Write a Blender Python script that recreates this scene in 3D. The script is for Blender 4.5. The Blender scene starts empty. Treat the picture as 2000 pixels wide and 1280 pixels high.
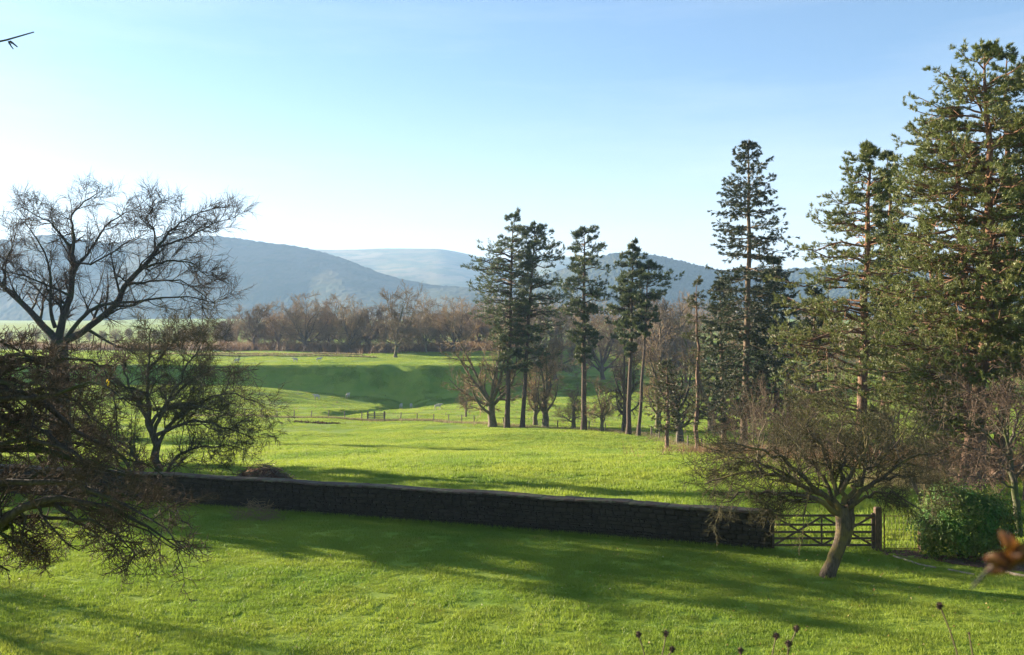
import bpy, math, random
import numpy as np
from mathutils import Vector, Matrix

# ------------------------------------------------------------------ camera, sky, sun, exposure
S = bpy.context.scene
COL = S.collection
F = 1920.0; HY = 625.0; CZ = 7.6          # focal length (px of a 2000 px frame), horizon row, eye height
cam_d = bpy.data.cameras.new("camera"); cam = bpy.data.objects.new("camera", cam_d); COL.objects.link(cam)
cam.location = (0, 0, CZ); cam.rotation_euler = (math.radians(90), 0, 0)
cam_d.sensor_width = 36; cam_d.lens = 36 * F / 2000; cam_d.shift_y = -(640 - HY) / 2000
cam_d.clip_start = 0.1; cam_d.clip_end = 30000
cam_d.dof.use_dof = True; cam_d.dof.focus_distance = 38; cam_d.dof.aperture_fstop = 6.3
S.camera = cam

SUN_EL = 11.5; SUN_AZ = 30.0              # azimuth: degrees ahead of due left
se, sa = math.radians(SUN_EL), math.radians(SUN_AZ)
SUN = Vector((-math.cos(sa) * math.cos(se), math.sin(sa) * math.cos(se), math.sin(se)))
W = bpy.data.worlds.new("World"); S.world = W; W.use_nodes = True
nt = W.node_tree; nt.nodes.clear()
sky = nt.nodes.new("ShaderNodeTexSky"); sky.sky_type = 'NISHITA'; sky.sun_disc = False
sky.sun_elevation = se; sky.sun_rotation = math.radians(-(90 - SUN_AZ))
sky.air_density = 1.0; sky.dust_density = .7; sky.ozone_density = 3.9; sky.altitude = 50
bg = nt.nodes.new("ShaderNodeBackground"); bg.inputs[1].default_value = 0.05
out = nt.nodes.new("ShaderNodeOutputWorld")
# faint high cirrus, drawn on the sky itself
tc = nt.nodes.new("ShaderNodeTexCoord"); mp = nt.nodes.new("ShaderNodeMapping")
mp.inputs['Scale'].default_value = (1.2, 1.2, 9.0); mp.inputs['Rotation'].default_value = (0, math.radians(4), 0)
nz = nt.nodes.new("ShaderNodeTexNoise"); nz.inputs['Scale'].default_value = 2.2; nz.inputs['Detail'].default_value = 7; nz.inputs['Roughness'].default_value = .55
rp = nt.nodes.new("ShaderNodeMapRange"); rp.inputs[1].default_value = .45; rp.inputs[2].default_value = .8; rp.inputs[3].default_value = .04; rp.inputs[4].default_value = .16
mx = nt.nodes.new("ShaderNodeMix"); mx.data_type = 'RGBA'
mx.inputs[7].default_value = (7, 7, 6.8, 1)
nt.links.new(tc.outputs['Generated'], mp.inputs[0]); nt.links.new(mp.outputs[0], nz.inputs['Vector'])
nt.links.new(nz.outputs[0], rp.inputs[0]); nt.links.new(rp.outputs[0], mx.inputs[0]); nt.links.new(sky.outputs[0], mx.inputs[6])
# pale veil low over the whole horizon
sp_ = nt.nodes.new("ShaderNodeSeparateXYZ"); nt.links.new(tc.outputs['Generated'], sp_.inputs[0])
vr = nt.nodes.new("ShaderNodeMapRange"); vr.interpolation_type = 'SMOOTHSTEP'; vr.inputs[1].default_value = -.02; vr.inputs[2].default_value = .26; vr.inputs[3].default_value = .62; vr.inputs[4].default_value = 0
nt.links.new(sp_.outputs[2], vr.inputs[0])
vm = nt.nodes.new("ShaderNodeMix"); vm.data_type = 'RGBA'; vm.inputs[7].default_value = (4.9, 4.65, 4.75, 1)
nt.links.new(vr.outputs[0], vm.inputs[0]); nt.links.new(mx.outputs[2], vm.inputs[6])
nt.links.new(vm.outputs[2], bg.inputs[0]); nt.links.new(bg.outputs[0], out.inputs[0])
sun_d = bpy.data.lights.new("sun", 'SUN'); sun_d.energy = 5.0; sun_d.angle = math.radians(.53); sun_d.color = (1, .84, .62)
sun = bpy.data.objects.new("sun", sun_d); COL.objects.link(sun); sun.location = (-60, 30, 40)
sun.rotation_euler = SUN.to_track_quat('Z', 'Y').to_euler()
vs = S.view_settings; vs.view_transform = 'Standard'; vs.look = 'None'; vs.gamma = 1; vs.use_curve_mapping = False
vs.exposure = 2.34
S.cycles.use_denoising = True; S.cycles.denoising_prefilter = 'NONE'
S.cycles.max_bounces = 6; S.cycles.diffuse_bounces = 3; S.cycles.transmission_bounces = 4; S.cycles.volume_bounces = 1
S.cycles.transparent_max_bounces = 6

# ------------------------------------------------------------------ helpers
def P(px, py, Y):                         # a place seen at (px, py) of the photograph at distance Y
    return np.array(((px - 1000) / F * Y, Y, CZ - (py - HY) / F * Y))

def mesh(name, V, faces, smooth=False):
    V = np.ascontiguousarray(V, dtype=np.float32).reshape(-1, 3)
    me = bpy.data.meshes.new(name); me.vertices.add(len(V)); me.vertices.foreach_set("co", V.ravel())
    faces = [np.asarray(f, dtype=np.int32) for f in faces if len(f)]
    tot = np.concatenate([np.full(len(f), f.shape[1], np.int32) for f in faces])
    idx = np.concatenate([f.ravel() for f in faces])
    me.loops.add(len(idx)); me.loops.foreach_set("vertex_index", idx)
    me.polygons.add(len(tot))
    st = np.concatenate(([0], np.cumsum(tot)[:-1])).astype(np.int32)
    me.polygons.foreach_set("loop_start", st)
    me.polygons.foreach_set("use_smooth", np.full(len(tot), smooth, bool))
    me.update(calc_edges=True)
    return me

def obj(name, me, mat=None, parent=None, loc=None):
    o = bpy.data.objects.new(name, me); COL.objects.link(o)
    if mat is not None and me is not None and not me.materials: me.materials.append(mat)
    if parent is not None: o.parent = parent
    if loc is not None: o.location = loc
    return o

def tag(o, label=None, cat=None, group=None, kind=None):
    for k, v in (('label', label), ('category', cat), ('group', group), ('kind', kind)):
        if v: o[k] = v
    return o

def empty(name, loc, label, cat, group=None):
    o = bpy.data.objects.new(name, None); COL.objects.link(o); o.location = loc
    return tag(o, label, cat, group)

def kids(o): return [c for c in bpy.data.objects if c.parent == o]

def copy_tree(o, label, loc, rz=0, sc=1.0, group=None):
    c = o.copy(); COL.objects.link(c); c.location = loc; c.rotation_euler = (0, 0, rz)
    c.scale = (sc, sc, sc) if np.isscalar(sc) else sc
    c['label'] = label
    if group: c['group'] = group
    for ch in CH[o.name]:
        d = ch.copy(); COL.objects.link(d); d.parent = c
    CH[c.name] = CH[o.name]
    return c
CH = {}

def unit(v): return v / np.maximum(np.linalg.norm(v, axis=-1, keepdims=True), 1e-9)

def tubes(Pt, R, sides, cap=False):
    """batch of tubes: Pt (n,K,3), R (n,K)"""
    n, K, _ = Pt.shape
    T = np.empty_like(Pt); T[:, 1:-1] = Pt[:, 2:] - Pt[:, :-2]; T[:, 0] = Pt[:, 1] - Pt[:, 0]; T[:, -1] = Pt[:, -1] - Pt[:, -2]
    T = unit(T)
    ref = np.where(np.abs(T[:, :1, 2:3]) > .8, np.array([1., 0, 0]), np.array([0, 0, 1.]))
    ref = np.broadcast_to(ref, T.shape)
    A = unit(np.cross(T, ref)); B = np.cross(T, A)
    th = np.arange(sides) * 2 * np.pi / sides
    V = Pt[:, :, None] + R[:, :, None, None] * (A[:, :, None] * np.cos(th)[:, None] + B[:, :, None] * np.sin(th)[:, None])
    base = (np.arange(n) * K * sides)[:, None, None] + (np.arange(K - 1) * sides)[None, :, None]
    s = np.arange(sides)[None, None]; s2 = (s + 1) % sides
    Fq = np.stack([base + s, base + s2, base + s2 + sides, base + s + sides], -1).reshape(-1, 4)
    return V.reshape(-1, 3), Fq

def join(parts):
    Vs, Fs, off = [], {}, 0
    for V, f in parts:
        Vs.append(V)
        if len(f): Fs.setdefault(f.shape[1], []).append(f + off)
        off += len(V)
    return np.concatenate(Vs), [np.concatenate(x) for x in Fs.values()]

def spawn(Pt, R, per, t0, t1, ang, lenf, K, wig, trop, rng, rs=.6, rtip=.3, sd=.25, taper=.55, flat=1.0, lmin=0, rmin=0.0):
    n, K0, _ = Pt.shape
    seg = np.linalg.norm(np.diff(Pt, axis=1), axis=2); L = seg.sum(1)
    m = n * per
    t = (t0 + (t1 - t0) * (np.tile(np.arange(per), n) + rng.random(m)) / per)
    i = np.repeat(np.arange(n), per)
    u = t * (K0 - 1); k = np.minimum(u.astype(int), K0 - 2); f = (u - k)[:, None]
    p = Pt[i, k] * (1 - f) + Pt[i, k + 1] * f
    r0 = R[i, k] * (1 - f[:, 0]) + R[i, k + 1] * f[:, 0]
    d = unit(Pt[i, k + 1] - Pt[i, k])
    rv = rng.normal(size=(m, 3)); rv[:, 2] *= flat
    perp = unit(rv - (rv * d).sum(1, keepdims=True) * d)
    a = ang + sd * rng.normal(size=m)
    dr = np.cos(a)[:, None] * d + np.sin(a)[:, None] * perp
    ln = np.maximum(L[i] * lenf * (1 - taper * t) * rng.uniform(.55, 1.25, m), lmin)
    out = np.empty((m, K, 3)); out[:, 0] = p; step = (ln / (K - 1))[:, None]
    for j in range(1, K):
        dr = unit(dr + wig * rng.normal(size=(m, 3)) + np.array([0, 0, trop]))
        out[:, j] = out[:, j - 1] + dr * step
    ra = np.maximum(r0 * rs, rmin)[:, None] * np.linspace(1, rtip, K)[None]
    return out, ra

def smooth_line(pts, K, rng=None, jit=0):
    pts = np.asarray(pts, float); d = np.concatenate(([0], np.cumsum(np.linalg.norm(np.diff(pts, axis=0), axis=1))))
    s = np.linspace(0, d[-1], K)
    o = np.stack([np.interp(s, d, pts[:, c]) for c in range(3)], 1)
    o[1:-1] = .25 * o[:-2] + .5 * o[1:-1] + .25 * o[2:]
    if rng is not None and jit: o[1:-1] += rng.normal(size=(K - 2, 3)) * jit
    return o

def limb_px(pts, Y, dY, K, rng, r0, r1, jit=.03):
    n = len(pts); q = [P(px, py, Y + dY * (j / (n - 1)) ** 1.2) for j, (px, py) in enumerate(pts)]
    L = smooth_line(q, K, rng, jit)
    return L, r0 + (r1 - r0) * np.linspace(0, 1, K) ** .8

def tufts(p, ax, n, ln, wd, rng, spread=.9):
    """needle tufts: n thin triangles around axis ax at p"""
    m = len(p)
    d = unit(ax[:, None] + spread * rng.normal(size=(m, n, 3)) * .6)
    side = unit(np.cross(d, rng.normal(size=(m, n, 3))))
    b = p[:, None] + rng.normal(size=(m, n, 3)) * ln * .12
    l = ln * rng.uniform(.6, 1.15, (m, n, 1))
    V = np.stack([b - side * wd * .5, b + side * wd * .5, b + d * l], 2).reshape(-1, 3)
    return V, np.arange(m * n * 3).reshape(-1, 3)

def box(c, s, rot=None):
    v = np.array([[x, y, z] for x in (-.5, .5) for y in (-.5, .5) for z in (-.5, .5)]) * np.array(s)
    if rot is not None: v = v @ np.array(rot).T
    return v + np.array(c), np.array([[0, 1, 3, 2], [4, 6, 7, 5], [0, 4, 5, 1], [2, 3, 7, 6], [0, 2, 6, 4], [1, 5, 7, 3]])

def beam(a, b, w, h, up=(0, 0, 1)):       # rectangular bar from a to b
    a, b = np.array(a, float), np.array(b, float); d = unit(b - a); s = unit(np.cross(d, up)); u = np.cross(s, d)
    V = np.array([e + s * w * .5 * i + u * h * .5 * j for e in (a, b) for i, j in ((-1, -1), (1, -1), (1, 1), (-1, 1))])
    return V, np.array([[0, 3, 2, 1], [4, 5, 6, 7], [0, 1, 5, 4], [1, 2, 6, 5], [2, 3, 7, 6], [3, 0, 4, 7]])

# value noise
def _h(ix, iy, s):
    n = (ix.astype(np.int64) * 374761393 + iy.astype(np.int64) * 668265263 + s * 974711) & 0xffffffff
    n = ((n ^ (n >> 13)) * 1274126177) & 0xffffffff
    return ((n ^ (n >> 16)) & 0xffff) / 65535.0
def vn(x, y, s=0):
    ix, iy = np.floor(x), np.floor(y); fx, fy = x - ix, y - iy
    fx = fx * fx * (3 - 2 * fx); fy = fy * fy * (3 - 2 * fy)
    return ((_h(ix, iy, s) * (1 - fx) + _h(ix + 1, iy, s) * fx) * (1 - fy) + (_h(ix, iy + 1, s) * (1 - fx) + _h(ix + 1, iy + 1, s) * fx) * fy) * 2 - 1
def sm(x): x = np.clip(x, 0, 1); return x * x * (3 - 2 * x)

# ------------------------------------------------------------------ terrain
_ty = np.array([-300, -10, 0, 4.6, 6, 10, 15, 18, 21, 28, 32, 38, 42, 50, 60, 80, 100, 120, 150, 190, 230, 300, 420, 700, 1200, 9000.])
_tz = np.array([6.2, 5.9, 5.9, 5.85, 5.0, 3.0, .9, .25, .05, .06, .05, -.1, -.3, -.7, -1.6, -3.7, -5.4, -6.3, -7.4, -8.6, -8.6, -7.6, -6, 0, 6, 10.])
_u = np.linspace(-300, 1400, 6801); _v = np.interp(_u, _ty, _tz)
def low(Y):
    w = np.clip(np.abs(Y) * .07, .6, 12)
    return sum(np.interp(Y + k * w, _u, _v) * c for k, c in ((-1, .2), (-.5, .2), (0, .2), (.5, .2), (1, .2)))
WA, WB = np.array([-33.0, 50.0]), np.array([8.45, 32.3])     # the garden wall's line
def wall_side(X, Y):                      # > 0 beyond the wall
    d = WB - WA
    yl = np.where(X < WB[0], WA[1] + (X - WA[0]) * d[1] / d[0], WB[1])
    return Y - yl
def height(X, Y, fine=True):
    X = np.asarray(X, float); Y = np.asarray(Y, float)
    z = low(Y)
    edge = 222 + 1.0 * np.sin(X * .05) + sm((X + 8) / 26) * 130 + 3 * np.exp(-((X + 27) / 2.5) ** 2)
    wdt = 5 + 4 * sm((X + 75) / 45)
    pl = np.interp(Y, [200, 222, 262, 300, 500, 9000], [-2.9, -2.6, -1.6, -1.2, -.8, 8])
    m = sm((Y - edge + wdt) / wdt)
    far = sm((Y - 420) / 500)
    z = z * (1 - m) + np.maximum(pl, z) * m
    z = z - 1.5 * np.exp(-((X + 25 - 3 * np.sin(Y * .07)) / 2.6) ** 2) * sm((Y - 152) / 15) * sm((224 - Y) / 12)
    z = z - 1.6 * np.exp(-((X + 20) / 16) ** 2 - ((Y - 200) / 13) ** 2) * (1 - m)
    z = z + 2.6 * sm((-30 - X) / 32) * np.exp(-((Y - 197) / 24) ** 2) * (1 - m)
    g = sm((wall_side(X, Y) - 1) / 12) * (1 - .85 * np.exp(-((Y - 215) / 22) ** 2) * (X < 20))
    z = z + .5 * g * vn(X / 23, Y / 23, 3) + .16 * g * vn(X / 7, Y / 7, 4) + .02 * vn(X / 11, Y / 11, 9) * (Y > 18)
    z = z + far * 6 * vn(X / 260, Y / 260, 5)
    if fine:
        a = sm(wall_side(X, Y) / 2) * np.clip(1.3 - Y / 260, 0, 1)
        z = z + a * (.055 * vn(X / .55, Y / .55, 6) + .085 * np.maximum(vn(X / 1.3, Y / .8, 7), 0) * (.5 + .5 * vn(X / 9, Y / 9, 11)))
        z = z + (1 - sm(wall_side(X, Y) / 2)) * .012 * vn(X / .4, Y / .4, 8)
    return z
def gz(x, y): return float(height(np.array([x]), np.array([y]), False)[0])

# ------------------------------------------------------------------ materials
def M(name, build):
    m = bpy.data.materials.new(name); m.use_nodes = True; t = m.node_tree; t.nodes.clear()
    o = t.nodes.new("ShaderNodeOutputMaterial"); t.links.new(build(t), o.inputs[0]); return m
def N(t, typ, **kw):
    n = t.nodes.new(typ)
    for k, v in kw.items():
        if k[0] == '_': n.inputs[int(k[1:]) if k[1:].isdigit() else k[1:].replace('_', ' ')].default_value = v
        else: setattr(n, k, v)
    return n
def noise(t, scale, detail=3, rough=.5, stretch=None, obj=False):
    g = N(t, "ShaderNodeTexCoord"); o = g.outputs['Object']
    if not obj: o = N(t, "ShaderNodeNewGeometry").outputs['Position']
    if stretch:
        mpn = N(t, "ShaderNodeMapping"); mpn.inputs['Scale'].default_value = stretch; t.links.new(o, mpn.inputs[0]); o = mpn.outputs[0]
    n = N(t, "ShaderNodeTexNoise"); n.inputs['Scale'].default_value = scale; n.inputs['Detail'].default_value = detail; n.inputs['Roughness'].default_value = rough
    t.links.new(o, n.inputs['Vector']); return n.outputs[0]
def ramp(t, src, stops):
    r = N(t, "ShaderNodeValToRGB"); e = r.color_ramp.elements
    while len(e) < len(stops): e.new(.5)
    for i, (p, c) in enumerate(stops): e[i].position = p; e[i].color = (*c, 1)
    t.links.new(src, r.inputs[0]); return r.outputs[0]
def mixc(t, f, a, b, mode='MIX'):
    x = N(t, "ShaderNodeMix", data_type='RGBA', blend_type=mode)
    if isinstance(f, (int, float)): x.inputs[0].default_value = f
    else: t.links.new(f, x.inputs[0])
    for i, v in ((6, a), (7, b)):
        if isinstance(v, tuple): x.inputs[i].default_value = (*v, 1)
        else: t.links.new(v, x.inputs[i])
    return x.outputs[2]
def bsdf(t, col, rough=.8, spec=.3, bump=None, bd=.02, bs=.6):
    b = N(t, "ShaderNodeBsdfPrincipled"); b.inputs['Roughness'].default_value = rough; b.inputs['Specular IOR Level'].default_value = spec
    if isinstance(col, tuple): b.inputs['Base Color'].default_value = (*col, 1)
    else: t.links.new(col, b.inputs['Base Color'])
    if bump is not None:
        u = N(t, "ShaderNodeBump"); u.inputs['Distance'].default_value = bd; u.inputs['Strength'].default_value = bs
        t.links.new(bump, u.inputs['Height']); t.links.new(u.outputs[0], b.inputs['Normal'])
    return b.outputs[0]
def leafy(t, col, trans, tcol=None, rough=.5, spec=.35):
    b = bsdf(t, col, rough, spec); tr = N(t, "ShaderNodeBsdfTranslucent")
    if tcol is None: tcol = col
    if isinstance(tcol, tuple): tr.inputs[0].default_value = (*tcol, 1)
    else: t.links.new(tcol, tr.inputs[0])
    s = N(t, "ShaderNodeMixShader"); s.inputs[0].default_value = trans
    t.links.new(b, s.inputs[1]); t.links.new(tr.outputs[0], s.inputs[2]); return s.outputs[0]
def bark(name, a, b, scale=6, stretch=(3, 3, .7), rough=.9, moss=None):
    def f(t):
        c = ramp(t, noise(t, scale, 5, .6, stretch), [(.3, a), (.7, b)])
        if moss: c = mixc(t, ramp(t, noise(t, 1.3, 4, .6), [(.48, (0, 0, 0)), (.62, (1, 1, 1))]), c, moss)
        return bsdf(t, c, rough, .2, noise(t, scale * 2.5, 4, .6, stretch), .03, .7)
    return M(name, f)
bark_grey = bark("bark grey", (.05, .043, .035), (.15, .13, .10), moss=(.07, .085, .03))
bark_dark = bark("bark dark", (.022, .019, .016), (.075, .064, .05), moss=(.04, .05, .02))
bark_apple = bark("bark apple", (.035, .027, .02), (.15, .115, .08), 5, (4, 4, .8), moss=(.16, .13, .04))
bark_oak = bark("bark oak", (.08, .065, .045), (.22, .18, .13), moss=(.09, .10, .04))
bark_wood = bark("bark woodland", (.09, .065, .045), (.19, .14, .10), 1)
twig_brown = bark("twig brown", (.06, .042, .03), (.15, .105, .075), 9, (1, 1, 1))
twig_olive = bark("twig olive", (.05, .042, .022), (.13, .11, .055), 9, (1, 1, 1))
twig_apple = bark("twig apple", (.035, .034, .016), (.095, .085, .04), 9, (1, 1, 1))
twig_dark = bark("twig dark", (.03, .022, .016), (.12, .082, .058), 9, (1, 1, 1))
twig_red = bark("twig russet", (.18, .12, .065), (.36, .255, .14), .12, (1, 1, 1))
twig_tan = bark("twig tan", (.14, .10, .06), (.28, .20, .12), .35, (1, 1, 1))
def _pb(t):
    c1 = ramp(t, noise(t, 5, 5, .6, (3, 3, .8)), [(.35, (.05, .038, .03)), (.5, (.16, .10, .07)), (.68, (.28, .17, .12))])
    c2 = ramp(t, noise(t, 5, 4, .6, (2, 2, 1)), [(.3, (.10, .05, .03)), (.7, (.25, .14, .085))])
    g = N(t, "ShaderNodeNewGeometry"); sx = N(t, "ShaderNodeSeparateXYZ"); t.links.new(g.outputs['Position'], sx.inputs[0])
    mr = N(t, "ShaderNodeMapRange"); mr.inputs[1].default_value = 3; mr.inputs[2].default_value = 12; t.links.new(sx.outputs[2], mr.inputs[0])
    return bsdf(t, mixc(t, mr.outputs[0], c1, c2), .85, .2, noise(t, 11, 4, .6, (3, 3, .7)), .04, .8)
bark_pine = M("bark pine", _pb)
bark_trunk = bark('bark pine grey', (.05, .038, .03), (.14, .10, .075), 6, (3, 3, 1))
bark_spruce = bark('bark spruce', (.09, .065, .045), (.22, .16, .11), 6, (3, 3, 1))
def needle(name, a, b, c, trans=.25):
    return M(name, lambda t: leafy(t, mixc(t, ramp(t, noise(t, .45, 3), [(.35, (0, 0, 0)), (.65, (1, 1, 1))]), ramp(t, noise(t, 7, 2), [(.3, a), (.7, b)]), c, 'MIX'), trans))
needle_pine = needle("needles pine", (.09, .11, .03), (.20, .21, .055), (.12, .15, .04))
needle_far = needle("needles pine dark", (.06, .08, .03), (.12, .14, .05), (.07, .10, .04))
needle_spruce = needle("needles spruce", (.03, .048, .025), (.07, .085, .035), (.045, .06, .028))
needle_olive = needle("needles olive", (.06, .07, .025), (.11, .12, .04), (.08, .085, .03))
leaf_laurel = M("leaf laurel", lambda t: leafy(t, mixc(t, ramp(t, noise(t, 1.6, 3), [(.4, (0, 0, 0)), (.65, (1, 1, 1))]), ramp(t, noise(t, 14, 2), [(.3, (.025, .085, .014)), (.7, (.08, .19, .028))]), (.13, .155, .035)), .2, rough=.6, spec=.2))

GRASS_A, GRASS_B, GRASS_C = (.155, .26, .028), (.27, .35, .04), (.38, .375, .06)
def grass_col(t, big):
    a = ramp(t, noise(t, big, 4, .55), [(.33, GRASS_A), (.62, GRASS_B)])
    return mixc(t, ramp(t, noise(t, big * 2.3, 5, .65), [(.5, (0, 0, 0)), (.8, (.5, .5, .5))]), a, GRASS_C)
def _gr(t):
    c = grass_col(t, .16)
    c = mixc(t, ramp(t, noise(t, 60, 2, .6), [(.3, (0, 0, 0)), (.7, (.6, .6, .6))]), c, (.07, .12, .018))
    # nearest earthy bank and far moorland tones
    return bsdf(t, c, .95, .1, noise(t, 7, 6, .7), .03, .7)
mat_ground = M("turf", _gr)
def blade(name, big, dry):
    def f(t):
        c = grass_col(t, big)
        c = mixc(t, ramp(t, noise(t, 25, 1), [(.55, (0, 0, 0)), (.75, (dry, dry, dry))]), c, (.30, .30, .10))
        return leafy(t, c, .45, None, .55, .25)
    return M(name, f)
blade_lawn = blade("grass blades lawn", .16, .35)
blade_field = blade("grass blades pasture", .16, .5)

# ------------------------------------------------------------------ ground sheet
def build_ground():
    ys = [-250, -120, -60, -20, -5]; y = 0.0
    while y < 18: ys.append(y); y += 1.2
    y = 18.0
    while y < 9000:
        ys.append(y); y += max(.16, y * (.0052 if y < 120 else .0075 if y < 260 else .06))
    ys = np.array(ys)
    c = np.concatenate([np.array([-6, -4, -2.6, -1.8, -1.3, -1.0, -.8]), np.linspace(-.61, .61, 180), np.array([.8, 1, 1.3, 1.8, 2.6, 4, 6])])
    Yg = np.repeat(ys[:, None], len(c), 1); Xg = c[None] * np.maximum(np.abs(Yg), 22)
    Z = height(Xg, Yg)
    V = np.stack([Xg, Yg, Z], -1).reshape(-1, 3); nr, nc = Yg.shape
    i = (np.arange(nr - 1)[:, None] * nc + np.arange(nc - 1)[None]).ravel()
    me = mesh("ground", V, [np.stack([i, i + 1, i + nc + 1, i + nc], 1)], True)
    tag(obj("ground", me, mat_ground), "rolling green lawn and sheep pasture", kind="structure")
build_ground()

# bare earth path by the small gate
def path_mask(X, Y):
    # world region between hedge and lawn
    e = .25 * vn(X * 1.3, Y * 1.3, 21)
    lo = np.interp(X, [12.0, 13.2, 14.2, 15.5, 17.5], [31.35, 30.7, 29.7, 28.9, 28.2])
    hi = np.interp(X, [12.0, 13.4, 13.6, 17.5], [32.35, 32.35, 31.6, 31.4])
    return (Y + e > lo) & (Y < hi) & (X > 12.0 + e)
xs = np.linspace(11.8, 19, 90); yy = np.linspace(27.5, 32.6, 70)
XX, YY = np.meshgrid(xs, yy); mk = path_mask(XX, YY)
ZZ = height(XX, YY) + .012 + .02 * vn(XX * 4, YY * 4, 22)
nc = len(xs); i = (np.arange(len(yy) - 1)[:, None] * nc + np.arange(nc - 1)[None]); ok = (mk[:-1, :-1] & mk[1:, 1:]).ravel()
i = i.ravel()[ok]
mat_earth = M("earth and leaf litter", lambda t: bsdf(t, mixc(t, ramp(t, noise(t, 18, 3), [(.45, (0, 0, 0)), (.6, (1, 1, 1))]), (.09, .058, .04), (.19, .11, .07)), .95, .1, noise(t, 22, 4, .7), .03, .8))
tag(obj("path", mesh("path", np.stack([XX, YY, ZZ], -1).reshape(-1, 3), [np.stack([i, i + 1, i + nc + 1, i + nc], 1)], True), mat_earth), "strip of brown earth and leaf litter below the hedge", kind="structure")

# ------------------------------------------------------------------ hills
def hill(name, prof, D, depth, mat, seed, rough, label, cols=260, jag=0.0, foot=4.0):
    rng = np.random.default_rng(seed)
    px = np.linspace(prof[0][0], prof[-1][0], cols)
    py = np.interp(px, [a for a, b in prof], [b for a, b in prof])
    k = np.ones(7) / 7; pyp = np.pad(py, 3, mode='edge'); py = np.convolve(pyp, k, 'valid')
    Dl = np.interp(px, [a[0] for a in D], [a[1] for a in D])
    top = CZ - (py - HY) / F * Dl
    rows = 70; V = np.empty((rows, cols, 3))
    for r in range(rows):
        s = r / (rows - 1)                # 0 foot .. .62 ridge .. 1 behind
        if s < .62:
            u = s / .62; y = Dl - depth * (1 - u); prf = u ** 1.15 * (1.25 - .25 * u)
        else:
            u = (s - .62) / .38; y = Dl + depth * .9 * u; prf = 1 - sm(u) * .98
        ridge_dx = (px - 1000) / F
        x = ridge_dx * y
        n = rough * (vn(x / 420, y / 420, seed) * .6 + vn(x / 150, y / 150, seed + 1) * .28 + vn(x / 45, y / 45, seed + 2) * .1) * np.minimum(1, abs(s - .62) * 7 + .02) * min(1, s * 4)
        gul = rough * .9 * (-np.abs(vn(x / 190 + y / 900, y / 1500, seed + 5))) * np.sin(min(1, s / .62) * np.pi) if s < .62 else 0
        z = foot + (top - foot) * prf + n + gul
        if jag: z = z + rng.random(cols) * jag * (1 if abs(s - .62) < .03 else .5)
        V[r] = np.stack([x, y, z], 1)
    V[0, :, 2] = -30; V[-1, :, 2] = -30
    i = (np.arange(rows - 1)[:, None] * cols + np.arange(cols - 1)[None]).ravel()
    me = mesh(name, V.reshape(-1, 3), [np.stack([i, i + 1, i + cols + 1, i + cols], 1)], jag == 0)
    return tag(obj(name, me, mat), label, kind="structure")
def _moor(a, b, c):
    return lambda t: bsdf(t, mixc(t, ramp(t, noise(t, .011, 5, .6), [(.45, (0, 0, 0)), (.58, (1, 1, 1))]), ramp(t, noise(t, .004, 6, .65), [(.35, a), (.6, b)]), c), .95, .05, noise(t, .05, 4, .6), 2, .5)
mat_moor = M("moorland slopes", _moor((.06, .065, .03), (.10, .085, .045), (.05, .06, .03)))
mat_fell = M("high fell pasture", _moor((.12, .14, .05), (.24, .19, .10), (.10, .12, .05)))
mat_forest = M("wooded hillside", _moor((.03, .042, .022), (.06, .06, .03), (.04, .05, .025)))
hill("hill", [(-500, 500), (-200, 476), (0, 469), (60, 466), (85, 458), (120, 461), (160, 468), (215, 478), (245, 471), (310, 463), (420, 461), (470, 467), (520, 475), (560, 479), (600, 485), (650, 499), (700, 517), (760, 541), (830, 556), (930, 565), (1010, 585), (1100, 605)],
     [(-500, 2600), (600, 2400), (1100, 1900)], 560, mat_moor, 31, 7, "long hazy blue ridge behind the left trees", jag=3)
hill("hill", [(480, 500), (600, 486), (640, 488), (700, 487), (750, 485), (860, 486), (900, 493), (940, 503), (1000, 507), (1080, 500), (1150, 503), (1250, 530), (1400, 560)],
     [(480, 3900), (1400, 3700)], 1500, mat_fell, 47, 14, "flat topped sunlit fell behind the long ridge")
hill("hill", [(1000, 560), (1100, 528), (1150, 508), (1195, 497), (1235, 493), (1300, 504), (1395, 528), (1450, 534), (1550, 527), (1700, 514), (1900, 500), (2100, 480), (2600, 470)],
     [(1000, 2100), (2600, 1900)], 430, mat_forest, 61, 7, "dark blue wooded hill behind the pines", cols=420, jag=5)

# ------------------------------------------------------------------ grass
def patch_mesh(name, size, n, ln, wd, seed, mat, clump=0):
    rng = np.random.default_rng(seed)
    p = np.zeros((n, 3)); r = size * .5 * np.sqrt(rng.random(n)); a = rng.random(n) * 6.283
    if clump:
        c = rng.normal(size=(clump, 2)) * size * .25; k = rng.integers(0, clump, n)
        p[:, :2] = c[k] + rng.normal(size=(n, 2)) * size * .09
    else: p[:, 0], p[:, 1] = r * np.cos(a), r * np.sin(a)
    d = unit(np.stack([rng.normal(size=n) * .55, rng.normal(size=n) * .55, np.ones(n)], 1))
    side = unit(np.cross(d, rng.normal(size=(n, 3)))); l = ln * rng.uniform(.5, 1.3, (n, 1)); w = wd * .5
    p[:, 2] -= ln * .15
    V = np.stack([p - side * w, p + side * w, p + d * l], 1).reshape(-1, 3)
    me = mesh(name, V, [np.arange(n * 3).reshape(-1, 3)]); me.materials.append(mat); return me
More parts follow.
